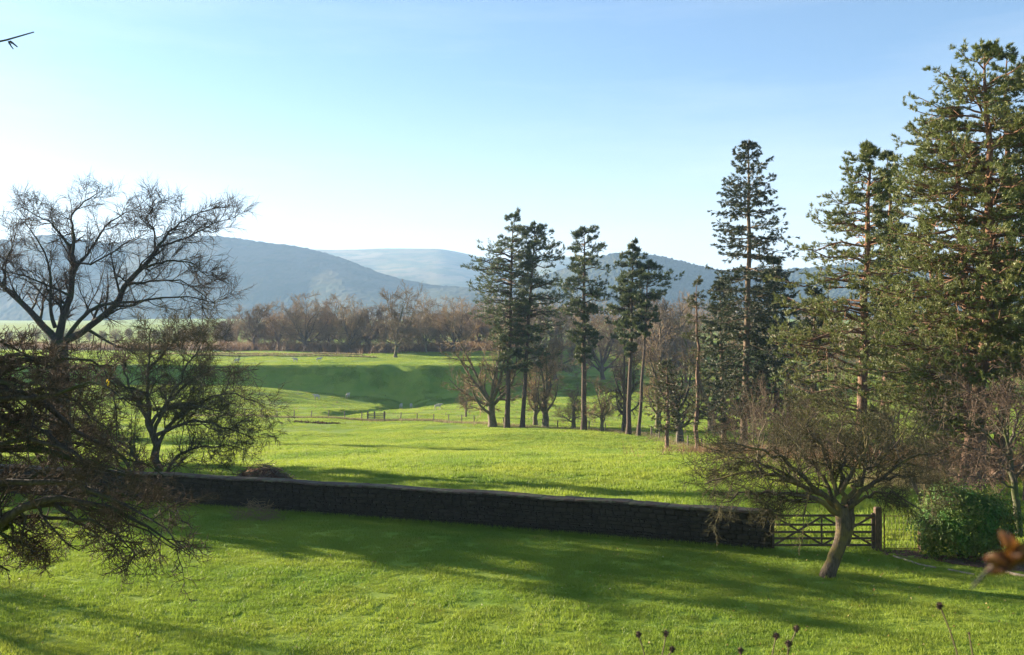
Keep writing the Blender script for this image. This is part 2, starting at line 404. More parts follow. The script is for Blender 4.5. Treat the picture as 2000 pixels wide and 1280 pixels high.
def scatter(name, pts, rot, scl, insts, label):
    me = bpy.data.meshes.new(name); me.vertices.add(len(pts)); me.vertices.foreach_set("co", pts.astype(np.float32).ravel())
    for nm, ty, dat in (("rot", 'FLOAT_VECTOR', rot), ("scl", 'FLOAT_VECTOR', scl)):
        at = me.attributes.new(nm, ty, 'POINT'); at.data.foreach_set("vector", dat.astype(np.float32).ravel())
    o = obj(name, me); tag(o, label, kind="stuff")
    ng = bpy.data.node_groups.new(name, 'GeometryNodeTree')
    ng.interface.new_socket("Geometry", in_out='INPUT', socket_type='NodeSocketGeometry')
    ng.interface.new_socket("Geometry", in_out='OUTPUT', socket_type='NodeSocketGeometry')
    gi = ng.nodes.new("NodeGroupInput"); go = ng.nodes.new("NodeGroupOutput")
    ip = ng.nodes.new("GeometryNodeInstanceOnPoints")
    src = bpy.data.objects.new(name + "_tuft", insts)
    oi = ng.nodes.new("GeometryNodeObjectInfo"); oi.inputs[0].default_value = src
    ar = ng.nodes.new("GeometryNodeInputNamedAttribute"); ar.data_type = 'FLOAT_VECTOR'; ar.inputs[0].default_value = "rot"
    er = ng.nodes.new("FunctionNodeEulerToRotation")
    asn = ng.nodes.new("GeometryNodeInputNamedAttribute"); asn.data_type = 'FLOAT_VECTOR'; asn.inputs[0].default_value = "scl"
    L = ng.links.new
    L(gi.outputs[0], ip.inputs['Points']); L(oi.outputs['Geometry'], ip.inputs['Instance'])
    L(ar.outputs[0], er.inputs[0]); L(er.outputs[0], ip.inputs['Rotation']); L(asn.outputs[0], ip.inputs['Scale'])
    L(ip.outputs[0], go.inputs[0])
    m = o.modifiers.new("scatter", 'NODES'); m.node_group = ng
    return o
def grass_field(name, y0, y1, dens, mat, patch, label, side, seed, keep=None, kx=.62):
    rng = np.random.default_rng(seed)
    n = int(dens * kx * (y1 * y1 - y0 * y0))
    Y = np.sqrt(y0 * y0 + rng.random(n) * (y1 * y1 - y0 * y0)); X = (rng.random(n) * 2 - 1) * kx * Y
    ok = wall_side(X, Y) * side > .22
    if keep is not None: ok &= keep(X, Y)
    X, Y = X[ok], Y[ok]; Z = height(X, Y); e = .25
    gx = (height(X + e, Y, False) - height(X - e, Y, False)) / (2 * e); gy = (height(X, Y + e, False) - height(X, Y - e, False)) / (2 * e)
    rot = np.stack([np.arctan(gy), -np.arctan(gx), rng.random(len(X)) * 0], 1)
    # yaw by mirrored / scaled variation
    s = rng.uniform(.8, 1.25, len(X)); scl = np.stack([s * rng.choice([-1, 1], len(X)), s * rng.choice([-1, 1], len(X)), s * rng.uniform(.7, 1.3, len(X))], 1)
    scatter(name, np.stack([X, Y, Z], 1), rot, scl, patch, label)
grass_field("lawn_grass", 19, 50, 7, blade_lawn, patch_mesh("lawn_turf", .55, 560, .045, .009, 1, blade_lawn), "short mown grass of the garden lawn", -1, 2, lambda x, y: ~path_mask(x, y))
grass_field("lawn_tussocks", 19, 50, 4.5, blade_lawn, patch_mesh("lawn_clumps", .8, 170, .095, .017, 5, blade_lawn, 9), "longer clumps of grass on the lawn", -1, 7, lambda x, y: ~path_mask(x, y))
grass_field("pasture_grass", 32, 112, 3.0, blade_field, patch_mesh("pasture_turf", .85, 330, .085, .015, 3, blade_field), "grazed grass of the near pasture", 1, 4)
grass_field("pasture_tussocks", 32, 125, 1.1, blade_field, patch_mesh("pasture_clumps", 1.6, 200, .20, .04, 13, blade_field, 9), "darker tussocks in the near pasture", 1, 14)
grass_field("distant_pasture_grass", 108, 275, .22, blade_field, patch_mesh("distant_turf", 3.0, 900, .11, .04, 9, blade_field), "grazed grass of the far pasture", 1, 6)

# ------------------------------------------------------------------ tree builders
def bare_from_limbs(name, loc, label, trunk, limbs, mats, seed, spec, group=None, cat="tree", leaves=None, sides=8):
    """trunk/limbs: (points Kx3 world, radii). spec: list of spawn kwargs per level. One Empty with trunk, limb, twigs."""
    rng = np.random.default_rng(seed)
    root = empty(name, loc, label, cat, group); o3 = np.array(loc)
    ch = []
    for nm, items, mt, sd in (("trunk", trunk, mats[0], 12), ("limb", limbs, mats[0], sides)):
        for L, R in items:
            V, Fq = tubes(L[None] - o3, R[None], sd)
            ch.append(obj(nm, mesh(nm, V, [Fq], True), mt, root))
    K = max(len(L) for L, _ in limbs)
    cur = (np.stack([smooth_line(L, K) for L, _ in limbs]), np.stack([np.interp(np.linspace(0, 1, K), np.linspace(0, 1, len(R)), R) for _, R in limbs]))
    allp = []; last = None
    for li, sp in enumerate(spec):
        sp = dict(sp); sdn = sp.pop('sides', 3); also = sp.pop('also', None)
        nxt = spawn(cur[0], cur[1], rng=rng, **sp)
        V, Fq = tubes(nxt[0] - o3, nxt[1], sdn); allp.append((V, Fq, li))
        cur = nxt
    a = [(V, f) for V, f, l in allp if l < 1]; b = [(V, f) for V, f, l in allp if l >= 1]
    for nm, prt, mt in (("branches", a, mats[0]), ("twigs", b, mats[1])):
        if prt:
            V, Fs = join(prt); ch.append(tag(obj(nm, mesh(nm, V, Fs, True), mt, root), kind="stuff"))
    if leaves: leaves(root, cur, rng, o3)
    CH[root.name] = ch
    return root

def auto_limbs(base, h, spread, r, rng, n=8, th=.28, lean=(0, 0), up=.12, low_angle=75):
    base = np.array(base, float); K = 7
    tz = np.linspace(0, th, K)
    T = base + np.stack([lean[0] * tz * h + .02 * h * np.cumsum(rng.normal(size=K)) * .3, lean[1] * tz * h + 0 * tz, tz * h], 1); T[0, 2] -= .3
    TR = r * np.array([1.35, 1.05, .95, .9, .88, .85, .8])
    limbs = []
    for i in range(n):
        k = 6 if i < n * .5 else rng.integers(3, 6)
        s = T[k]; az = i * 2.4 + rng.normal() * .4
        inc = math.radians(rng.uniform(12, 52) if k == 6 else rng.uniform(50, low_angle))
        d = np.array([math.sin(inc) * math.cos(az), math.sin(inc) * math.sin(az), math.cos(inc)]); ln = (h * (1 - th) / max(math.cos(inc), .55)) * rng.uniform(.75, 1.0)
        ln = min(ln, spread / max(math.sin(inc), .35) * rng.uniform(.85, 1.1))
        q = [s]
        for j in range(9):
            d = d + rng.normal(size=3) * .13 + np.array([lean[0] * .1, 0, up]); d /= np.linalg.norm(d); q.append(q[-1] + d * ln / 9)
        limbs.append((smooth_line(q, 12), r * .55 * np.linspace(1, .12, 12) ** .9 * rng.uniform(.7, 1.1)))
    return [(T, TR)], limbs

def auto_tree(name, x, y, h, spread, r, seed, label, mats, spec, group=None, z=None, n=8, th=.28, lean=(0, 0), up=.12, cat="tree", low_angle=75):
    rng = np.random.default_rng(seed); z = gz(x, y) if z is None else z
    t, l = auto_limbs((x, y, z), h, spread, r, rng, n, th, lean, up, low_angle)
    return bare_from_limbs(name, (x, y, z), label, t, l, mats, seed + 100, spec, group, cat, sides=6)

def conifer(name, base, topx, topz, prof, r, seed, label, mats, kind='pine', group=None, whorl=.8, per=6, tn=9, tl=.2, tw=.022, sub=7, sub2=3, tper=3, bow=.15, stub=0, wob=.08, jit=.2, rv=(.62, 1.18), brr=.011):
    """prof: (z, left radius, right radius) rows, top first or bottom first; foliage in whorls"""
    rng = np.random.default_rng(seed); bx, by = base; bz = gz(bx, by); o3 = np.array((bx, by, bz))
    root = empty(name, o3, label, "tree", group); K = 14
    s = np.linspace(0, 1, K)
    T = np.stack([(topx - bx) * s ** 1.1 + bow * np.sin(s * np.pi), .3 * np.sin(s * 5 + seed), -.3 + (topz - bz + .3) * s], 1)
    T[1:-1, :2] += rng.normal(size=(K - 2, 2)) * wob
    TR = r * np.interp(s, [0, .03, .1, .5, .85, 1], [1.45, 1.15, 1.0, .75, .35, .06])
    ch = []
    V, Fq = tubes(T[None], TR[None], 10); ch.append(obj("trunk", mesh("trunk", V, [Fq], True), mats[0], root))
    prof = sorted(prof); zz = [p[0] for p in prof]; zl = zz[0]
    tz = T[:, 2] + bz
    B, BR = [], []
    z = zl
    while z < topz - .15:
        f = (z - zl) / (topz - zl)
        nb = per if f < .85 else (per + 1 if kind == 'pine' else max(4, per - 3))
        a0 = rng.random() * 6.28
        thin = rng.random() < .12
        for j in range(nb):
            if kind == 'pine' and rng.random() < .12: continue
            az = a0 + j * 6.283 / nb + rng.normal() * .25; zb = z + rng.normal() * whorl * jit
            u = (1 + math.cos(az)) / 2
            R = np.interp(zb, zz, [p[1] for p in prof]) * (1 - u) + np.interp(zb, zz, [p[2] for p in prof]) * u
            if kind == 'pine' and f > .86 and rng.random() < .45: continue
            R *= rng.uniform(*rv) * (.6 if thin else 1)
            if R < .12: continue
            c = np.array([np.interp(zb, tz, T[:, 0]), np.interp(zb, tz, T[:, 1]), zb - bz])
            if kind == 'pine':
                e0 = math.radians(rng.uniform(4, 20) + 90 * max(0, f - .72)); k = 7; q = [c]
                for m_ in range(k - 1):
                    e = e0 + (math.radians(-22) if m_ in (2, 3) else 0) + (math.radians(8) if m_ > 4 else 0) + rng.normal() * .1
                    azm = az + rng.normal() * .12
                    q.append(q[-1] + np.array([math.cos(azm) * math.cos(e), math.sin(azm) * math.cos(e), math.sin(e)]) * R / (k - 1))
            else:
                e0 = math.radians(np.interp(f, [0, .35, .75, 1], [-14, -4, 12, 50])) + rng.normal() * .1; k = 7; q = [c]
                for m_ in range(k - 1):
                    e = e0 + math.radians([0, -4, -8, -8, 2, 14][m_]); 
                    q.append(q[-1] + np.array([math.cos(az) * math.cos(e), math.sin(az) * math.cos(e), math.sin(e)]) * R / (k - 1))
            B.append(np.array(q)); rr = min(r * .3, (.012 + R * brr)) * (1.2 if kind == 'pine' else .8)
            BR.append(rr * np.linspace(1, .22, k))
        z += whorl * rng.uniform(.75, 1.25) * 1
    for j in range(stub):                 # dead stubs below the crown
        zb = bz + (zl - bz) * rng.uniform(.35, 1); az = rng.random() * 6.28; R = rng.uniform(.3, 1.3)
        c = np.array([np.interp(zb, tz, T[:, 0]), np.interp(zb, tz, T[:, 1]), zb - bz]); q = [c]
        for m_ in range(6): q.append(q[-1] + np.array([math.cos(az), math.sin(az), rng.uniform(-.5, .3)]) * R / 6)
        B.append(np.array(q)); BR.append(.03 * np.linspace(1, .3, 7))
    nst = stub
    B = np.array(B); BR = np.array(BR)
    live = B[:len(B) - nst] if nst else B; lr = BR[:len(live)]
    pine = kind == 'pine'
    s1, r1 = spawn(live, lr, sub, .28 if pine else .12, 1, .95 if pine else 1.0, .42 if pine else .38, 3, .10, .05 if pine else -.05, rng, rs=.55, taper=.55, flat=.08, rmin=.006, lmin=.18)
    s2, r2 = spawn(s1, r1, sub2, .25, 1, .8, .5, 3, .12, .14 if pine else -.03, rng, rs=.6, flat=.15, rmin=.005, lmin=.14)
    V, Fs = join([tubes(B, BR, 5), tubes(s1, r1, 3)])
    ch.append(tag(obj("branches", mesh("branches", V, Fs, True), mats[0], root), kind="stuff"))
    pts, axs = [], []
    for (A, nseg) in ((s2, tper), (s1, max(1, tper - 1))):
        for q in range(nseg):
            t = (q + .5 + rng.random(len(A)) * .5) / nseg; t = .25 + .75 * np.clip(t, 0, 1); kk = A.shape[1] - 1
            u = t * kk; i0 = np.minimum(u.astype(int), kk - 1); f = (u - i0)[:, None]; ar = np.arange(len(A))
            pts.append(A[ar, i0] * (1 - f) + A[ar, i0 + 1] * f); axs.append(unit(A[ar, i0 + 1] - A[ar, i0]))
    pts = np.concatenate(pts); axs = np.concatenate(axs)
    axs = unit(axs + np.array([0, 0, .45 if pine else 0]))
    V, Ft = tufts(pts, axs, tn, tl, tw, rng, .8 if pine else .55)
    ch.append(tag(obj("needles", mesh("needles", V, [Ft]), mats[1], root), kind="stuff"))
    CH[root.name] = ch
    return root
def zof(py, Y): return CZ - (py - HY) / F * Y
def prof_px(cx, Y, rows, wk=1.0):                 # rows (py, left px, right px) -> (z, left m, right m)
    return [(zof(py, Y), abs(cx(py) - l) / F * Y * wk, abs(r - cx(py)) / F * Y * wk) for py, l, r in rows]
def pine_px(label, bpx, bpy_, Y, tpx, tpy, rows, r, seed, **kw):
    cx = lambda py: bpx + (tpx - bpx) * (bpy_ - py) / (bpy_ - tpy)
    b = P(bpx, 0, Y); t = P(tpx, 0, Y)
    return conifer(kw.pop('name', 'pine_tree'), (b[0], Y), t[0], zof(tpy, Y), prof_px(cx, Y, rows, kw.pop('wk', 1.0)), r, seed, label, **kw)

# ------------------------------------------------------------------ centre pines
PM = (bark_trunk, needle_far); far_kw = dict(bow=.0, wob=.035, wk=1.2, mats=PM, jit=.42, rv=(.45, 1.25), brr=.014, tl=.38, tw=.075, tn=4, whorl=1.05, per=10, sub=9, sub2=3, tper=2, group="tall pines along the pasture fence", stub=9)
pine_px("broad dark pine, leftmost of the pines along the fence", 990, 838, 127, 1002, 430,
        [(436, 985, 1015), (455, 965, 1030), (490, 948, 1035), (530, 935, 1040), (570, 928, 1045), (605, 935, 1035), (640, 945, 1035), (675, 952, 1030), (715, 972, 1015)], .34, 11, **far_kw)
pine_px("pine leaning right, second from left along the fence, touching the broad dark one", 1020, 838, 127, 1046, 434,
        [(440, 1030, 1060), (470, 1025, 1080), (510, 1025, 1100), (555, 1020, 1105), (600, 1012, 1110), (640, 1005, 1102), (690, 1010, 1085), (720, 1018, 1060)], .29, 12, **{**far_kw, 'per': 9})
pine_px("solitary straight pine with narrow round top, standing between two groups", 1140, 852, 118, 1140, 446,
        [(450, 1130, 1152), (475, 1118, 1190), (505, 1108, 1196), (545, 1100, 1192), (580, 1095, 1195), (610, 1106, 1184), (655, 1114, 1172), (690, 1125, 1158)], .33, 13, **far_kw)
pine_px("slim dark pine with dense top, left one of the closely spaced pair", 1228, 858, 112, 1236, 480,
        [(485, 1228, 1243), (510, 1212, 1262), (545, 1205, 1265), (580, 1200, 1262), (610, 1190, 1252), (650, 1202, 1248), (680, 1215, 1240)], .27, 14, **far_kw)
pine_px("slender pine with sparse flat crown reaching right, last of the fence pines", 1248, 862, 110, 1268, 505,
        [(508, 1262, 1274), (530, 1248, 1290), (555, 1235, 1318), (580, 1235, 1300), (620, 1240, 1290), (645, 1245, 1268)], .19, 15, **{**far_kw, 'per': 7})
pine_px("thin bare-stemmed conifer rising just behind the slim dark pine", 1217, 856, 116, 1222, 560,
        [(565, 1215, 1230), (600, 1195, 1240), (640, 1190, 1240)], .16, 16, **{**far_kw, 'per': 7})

# ------------------------------------------------------------------ spruces
sk = dict(rv=(.80, 1.12), jit=.10, bow=.04, wob=.03, mats=(bark_spruce, needle_spruce), kind='spruce', name='spruce_tree')
pine_px("tall spire-topped fir with sparse ragged upper branches, highest conifer left of the big pines", 1453, 905, 80, 1464, 270,
        [(275, 1456, 1472), (300, 1442, 1488), (330, 1420, 1510), (380, 1402, 1520), (430, 1400, 1530), (480, 1396, 1540), (520, 1392, 1538), (600, 1375, 1535), (680, 1380, 1525), (760, 1400, 1510), (800, 1420, 1490)], .3, 21,
        whorl=.86, per=8, sub=10, sub2=2, tper=4, tn=4, tl=.24, tw=.055, **sk)
pine_px("dark dense spruce right of the tall fir's lower trunk", 1515, 915, 88, 1512, 500,
        [(505, 1500, 1520), (560, 1472, 1550), (640, 1450, 1570), (740, 1445, 1590), (820, 1450, 1580)], .3, 22, whorl=.7, per=8, sub=9, sub2=2, tper=3, tn=4, tl=.32, tw=.08, **sk)
pine_px("dark spruce between the thin lit trunk and the tall fir", 1412, 895, 90, 1408, 545,
        [(550, 1400, 1416), (600, 1378, 1438), (680, 1368, 1450), (760, 1370, 1452), (830, 1385, 1440)], .25, 23, whorl=.75, per=6, sub=7, sub2=2, tper=3, tn=5, tl=.32, tw=.08, **sk)
pine_px("thin spruce with pale sunlit trunk and olive sprays at the lower fence end", 1358, 889, 86, 1362, 546,
        [(550, 1354, 1370), (590, 1338, 1388), (650, 1328, 1395), (720, 1322, 1390), (790, 1325, 1385), (812, 1345, 1372)], .19, 24, whorl=.95, per=5, sub=6, sub2=2, tper=2, tn=7, tl=.24, tw=.035,
        mats=(bark_pine, needle_olive), kind='spruce', name='spruce_tree', stub=8)
pine_px("short bushy olive conifer left of the thin spruce", 1302, 870, 96, 1300, 700,
        [(705, 1292, 1308), (740, 1268, 1330), (790, 1260, 1338), (835, 1268, 1330)], .2, 25, whorl=.6, per=6, sub=6, sub2=2, tper=2, tn=6, tl=.22, tw=.07,
        mats=(bark_pine, needle_olive), kind='spruce', name='spruce_tree')

# ------------------------------------------------------------------ right-hand pines
bk = dict(mats=(bark_pine, needle_pine), group="big pines at the right edge")
pine_px("spreading pine with layered sunlit plates, left of the giant group", 1678, 935, 55, 1694, 292,
        [(296, 1684, 1704), (330, 1655, 1725), (370, 1625, 1750), (430, 1592, 1755), (490, 1560, 1760), (550, 1535, 1765), (620, 1520, 1770), (690, 1515, 1770), (750, 1525, 1765), (800, 1545, 1750), (860, 1590, 1730)], .3, 31,
        wk=1.08, whorl=.85, per=10, sub=9, sub2=3, tper=3, tn=6, tl=.2, tw=.04, **bk)
pine_px("dark-topped pine squeezed between the spreading pine and the giant group", 1728, 930, 58, 1730, 308,
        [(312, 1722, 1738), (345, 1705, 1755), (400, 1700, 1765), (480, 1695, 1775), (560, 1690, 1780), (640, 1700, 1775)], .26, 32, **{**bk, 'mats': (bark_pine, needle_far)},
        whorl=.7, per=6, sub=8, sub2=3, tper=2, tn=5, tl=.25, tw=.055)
big = dict(wk=1.12, whorl=.78, per=10, sub=11, sub2=3, tper=3, tn=6, tl=.17, tw=.034)
pine_px("giant pine with its leader forming the highest point of the group", 1912, 975, 43, 1925, 84,
        [(88, 1895, 1955), (120, 1855, 1985), (170, 1826, 2000), (230, 1805, 2010), (310, 1768, 2030), (400, 1755, 2040), (500, 1745, 2040), (600, 1745, 2040), (680, 1770, 2030), (740, 1820, 1990)], .3, 33, **big, **bk)
pine_px("giant pine left stem with long low boughs reaching towards the apple tree", 1886, 972, 44.5, 1862, 210,
        [(215, 1850, 1874), (270, 1790, 1905), (340, 1748, 1920), (430, 1722, 1930), (520, 1705, 1940), (620, 1690, 1950), (700, 1685, 1960), (780, 1710, 1950), (840, 1745, 1930)], .25, 34, **{**big, 'per': 10}, **bk)
pine_px("giant pine in the shaded rear of the group, behind the highest leader", 1945, 970, 47, 1972, 100,
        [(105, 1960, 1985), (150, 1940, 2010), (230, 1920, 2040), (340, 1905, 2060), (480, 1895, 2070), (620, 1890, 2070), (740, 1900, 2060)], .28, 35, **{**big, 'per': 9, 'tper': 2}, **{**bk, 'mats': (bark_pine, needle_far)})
pine_px("giant pine cut by the right edge of the picture", 2010, 985, 41, 2030, 150,
        [(155, 2015, 2045), (230, 1985, 2090), (330, 1970, 2110), (450, 1960, 2120), (600, 1965, 2120), (720, 1975, 2110)], .3, 36, **{**big, 'per': 9, 'tper': 2}, **bk)

pine_px("shorter full pine filling the gap left of the giant trunks", 1838, 965, 47.5, 1806, 440,
        [(446, 1798, 1815), (490, 1770, 1840), (560, 1735, 1870), (640, 1700, 1880), (720, 1690, 1885), (790, 1700, 1880), (850, 1725, 1860), (880, 1760, 1840)], .22, 37, **big, **bk)
pine_px("low dark spruce between the tall fir and the spreading pine", 1590, 915, 66, 1588, 560,
        [(565, 1580, 1596), (620, 1555, 1620), (700, 1535, 1640), (780, 1530, 1645), (840, 1545, 1630)], .25, 38, whorl=.75, per=7, sub=8, sub2=2, tper=3, tn=5, tl=.26, tw=.06, **sk)
# ------------------------------------------------------------------ big bare tree at the left
rng = np.random.default_rng(5)
BT = 70.0; tb = P(118, 0, BT); tb[2] = gz(tb[0], BT)
def tl(pts, dY, r0, r1, K=14, Y=BT, jit=.04): return limb_px(pts, Y, dY, K, rng, r0 * .8, r1 * .8, jit)
T0 = smooth_line([tb - [0, 0, .4], P(117, 800, BT), P(116, 720, BT), P(114, 665, BT)], 12, rng, .02)
trunk = [(T0, np.interp(np.linspace(0, 1, 12), [0, .1, 1], [1.0, .78, .62]))]
limbs = [
 tl([(114, 668), (124, 621), (138, 579), (143, 531), (141, 497), (135, 478)], 1, .40, .20),
 tl([(141, 497), (146, 464), (141, 438), (138, 419), (169, 391), (197, 374)], 1.5, .17, .03),
 tl([(135, 480), (112, 452), (98, 433), (70, 421), (40, 405)], -2, .14, .02),
 tl([(120, 668), (165, 650), (197, 621), (231, 593), (245, 554), (262, 534), (295, 514), (307, 486)], -3, .36, .17),
 tl([(307, 486), (323, 464), (357, 430), (405, 410)], -1, .13, .02, Y=BT - 3),
 tl([(307, 484), (366, 464), (416, 436), (461, 424)], 2, .11, .02, Y=BT - 3),
 tl([(303, 490), (304, 464), (301, 450), (284, 430), (298, 402), (318, 391)], 1, .11, .02, Y=BT - 3),
 tl([(112, 668), (93, 644), (59, 607), (28, 579), (0, 554), (-30, 520), (-60, 470)], 2, .38, .10),
 tl([(10, 565), (5, 520), (25, 480), (20, 440)], 2, .13, .02, Y=BT + 1),
 tl([(143, 531), (174, 492), (194, 461), (208, 436), (270, 405)], 3, .16, .03),
 tl([(108, 640), (98, 621), (98, 593), (101, 559), (96, 523), (87, 492), (70, 464), (48, 433)], -3, .20, .03),
 tl([(128, 665), (141, 647), (160, 616), (197, 593), (239, 593), (309, 582), (366, 579), (420, 593)], -4, .22, .03),
 tl([(280, 523), (337, 509), (374, 512), (420, 556)], -1, .12, .02, Y=BT - 2.5),
 tl([(245, 554), (300, 548), (350, 545), (400, 575), (425, 605)], -3, .12, .02, Y=BT - 1.5),
 tl([(138, 579), (100, 560), (60, 545), (20, 530), (-30, 540)], -3, .13, .02),
 tl([(141, 510), (175, 520), (210, 500), (250, 470), (300, 450)], -3, .12, .02),
]
spec_big = [dict(per=12, t0=.15, t1=1, ang=.8, lenf=.36, K=8, wig=.12, trop=.05, rs=.5, rtip=.2, sides=4, lmin=1.4, rmin=.025, taper=.3),
            dict(per=10, t0=.12, t1=1, ang=.75, lenf=.5, K=4, wig=.14, trop=.04, rs=.55, rtip=.3, lmin=.8, rmin=.016, taper=.3),
            dict(per=6, t0=.1, t1=1, ang=.6, lenf=.55, K=3, wig=.15, trop=-.01, rs=.6, rtip=.5, lmin=.6, rmin=.011, taper=.3)]
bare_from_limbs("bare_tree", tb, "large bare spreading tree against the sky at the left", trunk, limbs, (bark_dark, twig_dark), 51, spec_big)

# ------------------------------------------------------------------ bushy thorn tree behind the wall, left
Y2 = 47.0; hb = P(308, 0, Y2); hb[2] = gz(hb[0], Y2)
def tl2(pts, dY, r0, r1, Y=Y2): return limb_px(pts, Y, dY, 12, rng, r0, r1, .05)
g0 = 625 + (CZ - hb[2]) / Y2 * F
trunk = [tl2([(307, g0 + 12), (305, 905), (304, 872), (289, 820)], .2, .22, .16)]
limbs = [tl2([(289, 822), (285, 771), (292, 722), (289, 689), (296, 640)], -.5, .13, .02),
 tl2([(320, g0 + 8), (326, 923), (341, 887), (394, 871), (450, 868), (480, 880)], -1.5, .10, .02),
 tl2([(307, 872), (337, 816), (394, 782), (450, 767), (500, 785)], 1, .11, .02),
 tl2([(290, g0 + 8), (277, 917), (259, 880), (210, 850), (142, 816)], -1, .13, .02),
 tl2([(275, g0 + 8), (247, 902), (225, 880), (190, 840), (150, 780)], 1.5, .12, .02),
 tl2([(289, 820), (259, 771), (240, 722), (244, 677)], 1.5, .11, .02),
 tl2([(305, 850), (375, 820), (450, 835), (500, 862)], -2, .10, .02),
 tl2([(300, 850), (330, 780), (370, 710), (400, 660)], -1.5, .11, .02),
 tl2([(295, 830), (350, 760), (410, 720), (450, 715)], 1.8, .10, .02),
 tl2([(285, 771), (240, 750), (190, 730), (150, 700)], -1.5, .09, .015),
 tl2([(292, 722), (330, 680), (360, 640), (380, 650)], 1, .08, .015),
 tl2([(300, 800), (360, 790), (420, 800), (470, 820)], -2.5, .09, .015)]
spec_thorn = [dict(per=17, t0=.12, t1=1, ang=.9, lenf=.48, K=6, wig=.2, trop=.02, rs=.5, rtip=.25, sides=3, lmin=.7, rmin=.012, taper=.3),
              dict(per=10, t0=.1, t1=1, ang=.8, lenf=.5, K=3, wig=.24, trop=.0, rs=.55, rtip=.4, lmin=.4, rmin=.012, taper=.3),
              dict(per=8, t0=.1, t1=1, ang=.75, lenf=.5, K=2, wig=.2, trop=0, rs=.65, rtip=.5, lmin=.32, rmin=.009, taper=.3)]
bare_from_limbs("thorn_tree", hb, "dense twiggy thorn tree with several stems behind the left end of the wall", trunk, limbs, (bark_grey, twig_olive), 52, spec_thorn)

# ------------------------------------------------------------------ near tree leaning in from the left
Y3 = 13.0; nb = np.array([-9.6, Y3, gz(-9.6, Y3)])
trunk = [(smooth_line([nb - [0, 0, .3], nb + [.1, 0, 1.2], nb + [.25, .1, 2.4], nb + [.55, .15, 3.6], nb + [.7, .3, 4.9], nb + [1.15, .2, 6.3]], 16, rng, .03), np.linspace(.30, .07, 16))]
TN = trunk[0][0]
def tl3(pts, dY, r0, r1, Y=Y3, link=True):
    L, R = limb_px(pts, Y, dY, 12, rng, r0, r1, .025)
    if link:
        hz_ = min(max(L[0][2] - rng.uniform(.5, 1.6), nb[2] + 1.9), nb[2] + 6.0); fk = np.array([np.interp(hz_, TN[:, 2], TN[:, c]) for c in range(3)])
        a = smooth_line([fk, .6 * fk + .4 * L[0] + [0, rng.normal() * .15, rng.uniform(.0, .35)], .25 * fk + .75 * L[0] + rng.normal(size=3) * .08, L[0]], 6, rng, .03)[:-1]
        return np.concatenate([a, L]), np.concatenate([np.linspace(r0 * 1.35, r0, 6)[:-1], R])
    return L, R
limbs = [tl3([(-60, 1075), (0, 1030), (35, 998), (91, 975), (133, 970), (200, 985), (260, 1010), (330, 1060), (370, 1085)], -.6, .085, .005),
 tl3([(-60, 750), (0, 756), (49, 767), (109, 801), (127, 827), (200, 870), (270, 905), (320, 930)], .6, .07, .005),
 tl3([(-60, 720), (0, 700), (60, 690), (120, 712), (180, 745)], 1.2, .05, .004),
 tl3([(-60, 890), (0, 870), (60, 880), (150, 900), (250, 930), (330, 960)], .2, .07, .005),
 tl3([(-60, 820), (0, 815), (70, 840), (140, 880), (200, 930), (240, 960)], -1.0, .06, .005),
 tl3([(91, 975), (130, 1000), (180, 1020), (240, 1050), (270, 1090)], -1.2, .035, .004, link=False),
 tl3([(10, 1020), (30, 1040), (60, 1055), (85, 1080)], .3, .03, .004, link=False),
 tl3([(133, 970), (200, 960), (270, 975), (340, 1000)], .8, .04, .004, link=False),
 tl3([(-40, 960), (0, 950), (60, 930), (130, 925), (200, 945)], 1.2, .05, .004),
 tl3([(-60, 1000), (-10, 1040), (15, 1060), (30, 1080)], .8, .04, .004),
 tl3([(-60, 660), (-20, 665), (30, 680), (70, 700)], -.5, .04, .004),
 tl3([(-60, 780), (20, 790), (80, 850), (150, 860), (230, 890)], 1.8, .05, .004)]
limbs += [tl3([(-60, 1040), (60, 985), (150, 985), (230, 1010), (300, 1045), (350, 1080)], .8, .06, .004), tl3([(-60, 960), (60, 940), (160, 950), (240, 985), (310, 1020), (345, 1060)], -1.5, .06, .004), tl3([(-60, 1060), (40, 1010), (120, 1010), (190, 1045), (240, 1080)], 1.3, .05, .004)]
for i in range(9):
    y0 = rng.uniform(650, 960); x1 = rng.uniform(110, 300); y1_ = y0 + rng.uniform(-20, 120)
    limbs.append(tl3([(-60, y0 + 20), (0, y0 + rng.normal() * 12), (x1 * .4, y0 + rng.normal() * 22), (x1 * .75, (y0 + y1_) / 2 + rng.normal() * 20), (x1, y1_)], rng.uniform(-1.5, 2.2), .05, .004))
spec_near = [dict(per=15, t0=.3, t1=1, ang=.95, lenf=.21, K=7, wig=.26, trop=-.03, rs=.5, rtip=.3, sides=4, lmin=.3, rmin=.008, taper=.6),
             dict(per=10, t0=.1, t1=1, ang=.85, lenf=.45, K=4, wig=.24, trop=.07, rs=.6, rtip=.5, lmin=.2, rmin=.0055, taper=.3),
             dict(per=5, t0=.1, t1=1, ang=.9, lenf=.5, K=2, wig=.2, trop=.12, rs=.75, rtip=.7, lmin=.08, rmin=.004, taper=.3)]
def yellow_leaf(root, cur, rng, o3):
    c = P(210, 747, 12.8) - o3
    V = np.array([[0, 0, .045], [.02, 0, .015], [.018, .01, -.03], [0, 0, -.05], [-.018, .01, -.025], [-.02, 0, .018]]) + c
    m = M("yellow leaf", lambda t: leafy(t, (.75, .5, .03), .4))
    obj("leaf", mesh("leaf", V, [np.array([[0, 1, 2, 3, 4, 5]])]), m, root)['label'] = "single bright yellow leaf"
bare_from_limbs("near_tree", nb, "dark gnarled tree reaching in from the left edge, nearest to the viewer", trunk, limbs, (bark_dark, twig_dark), 53, spec_near, leaves=yellow_leaf)

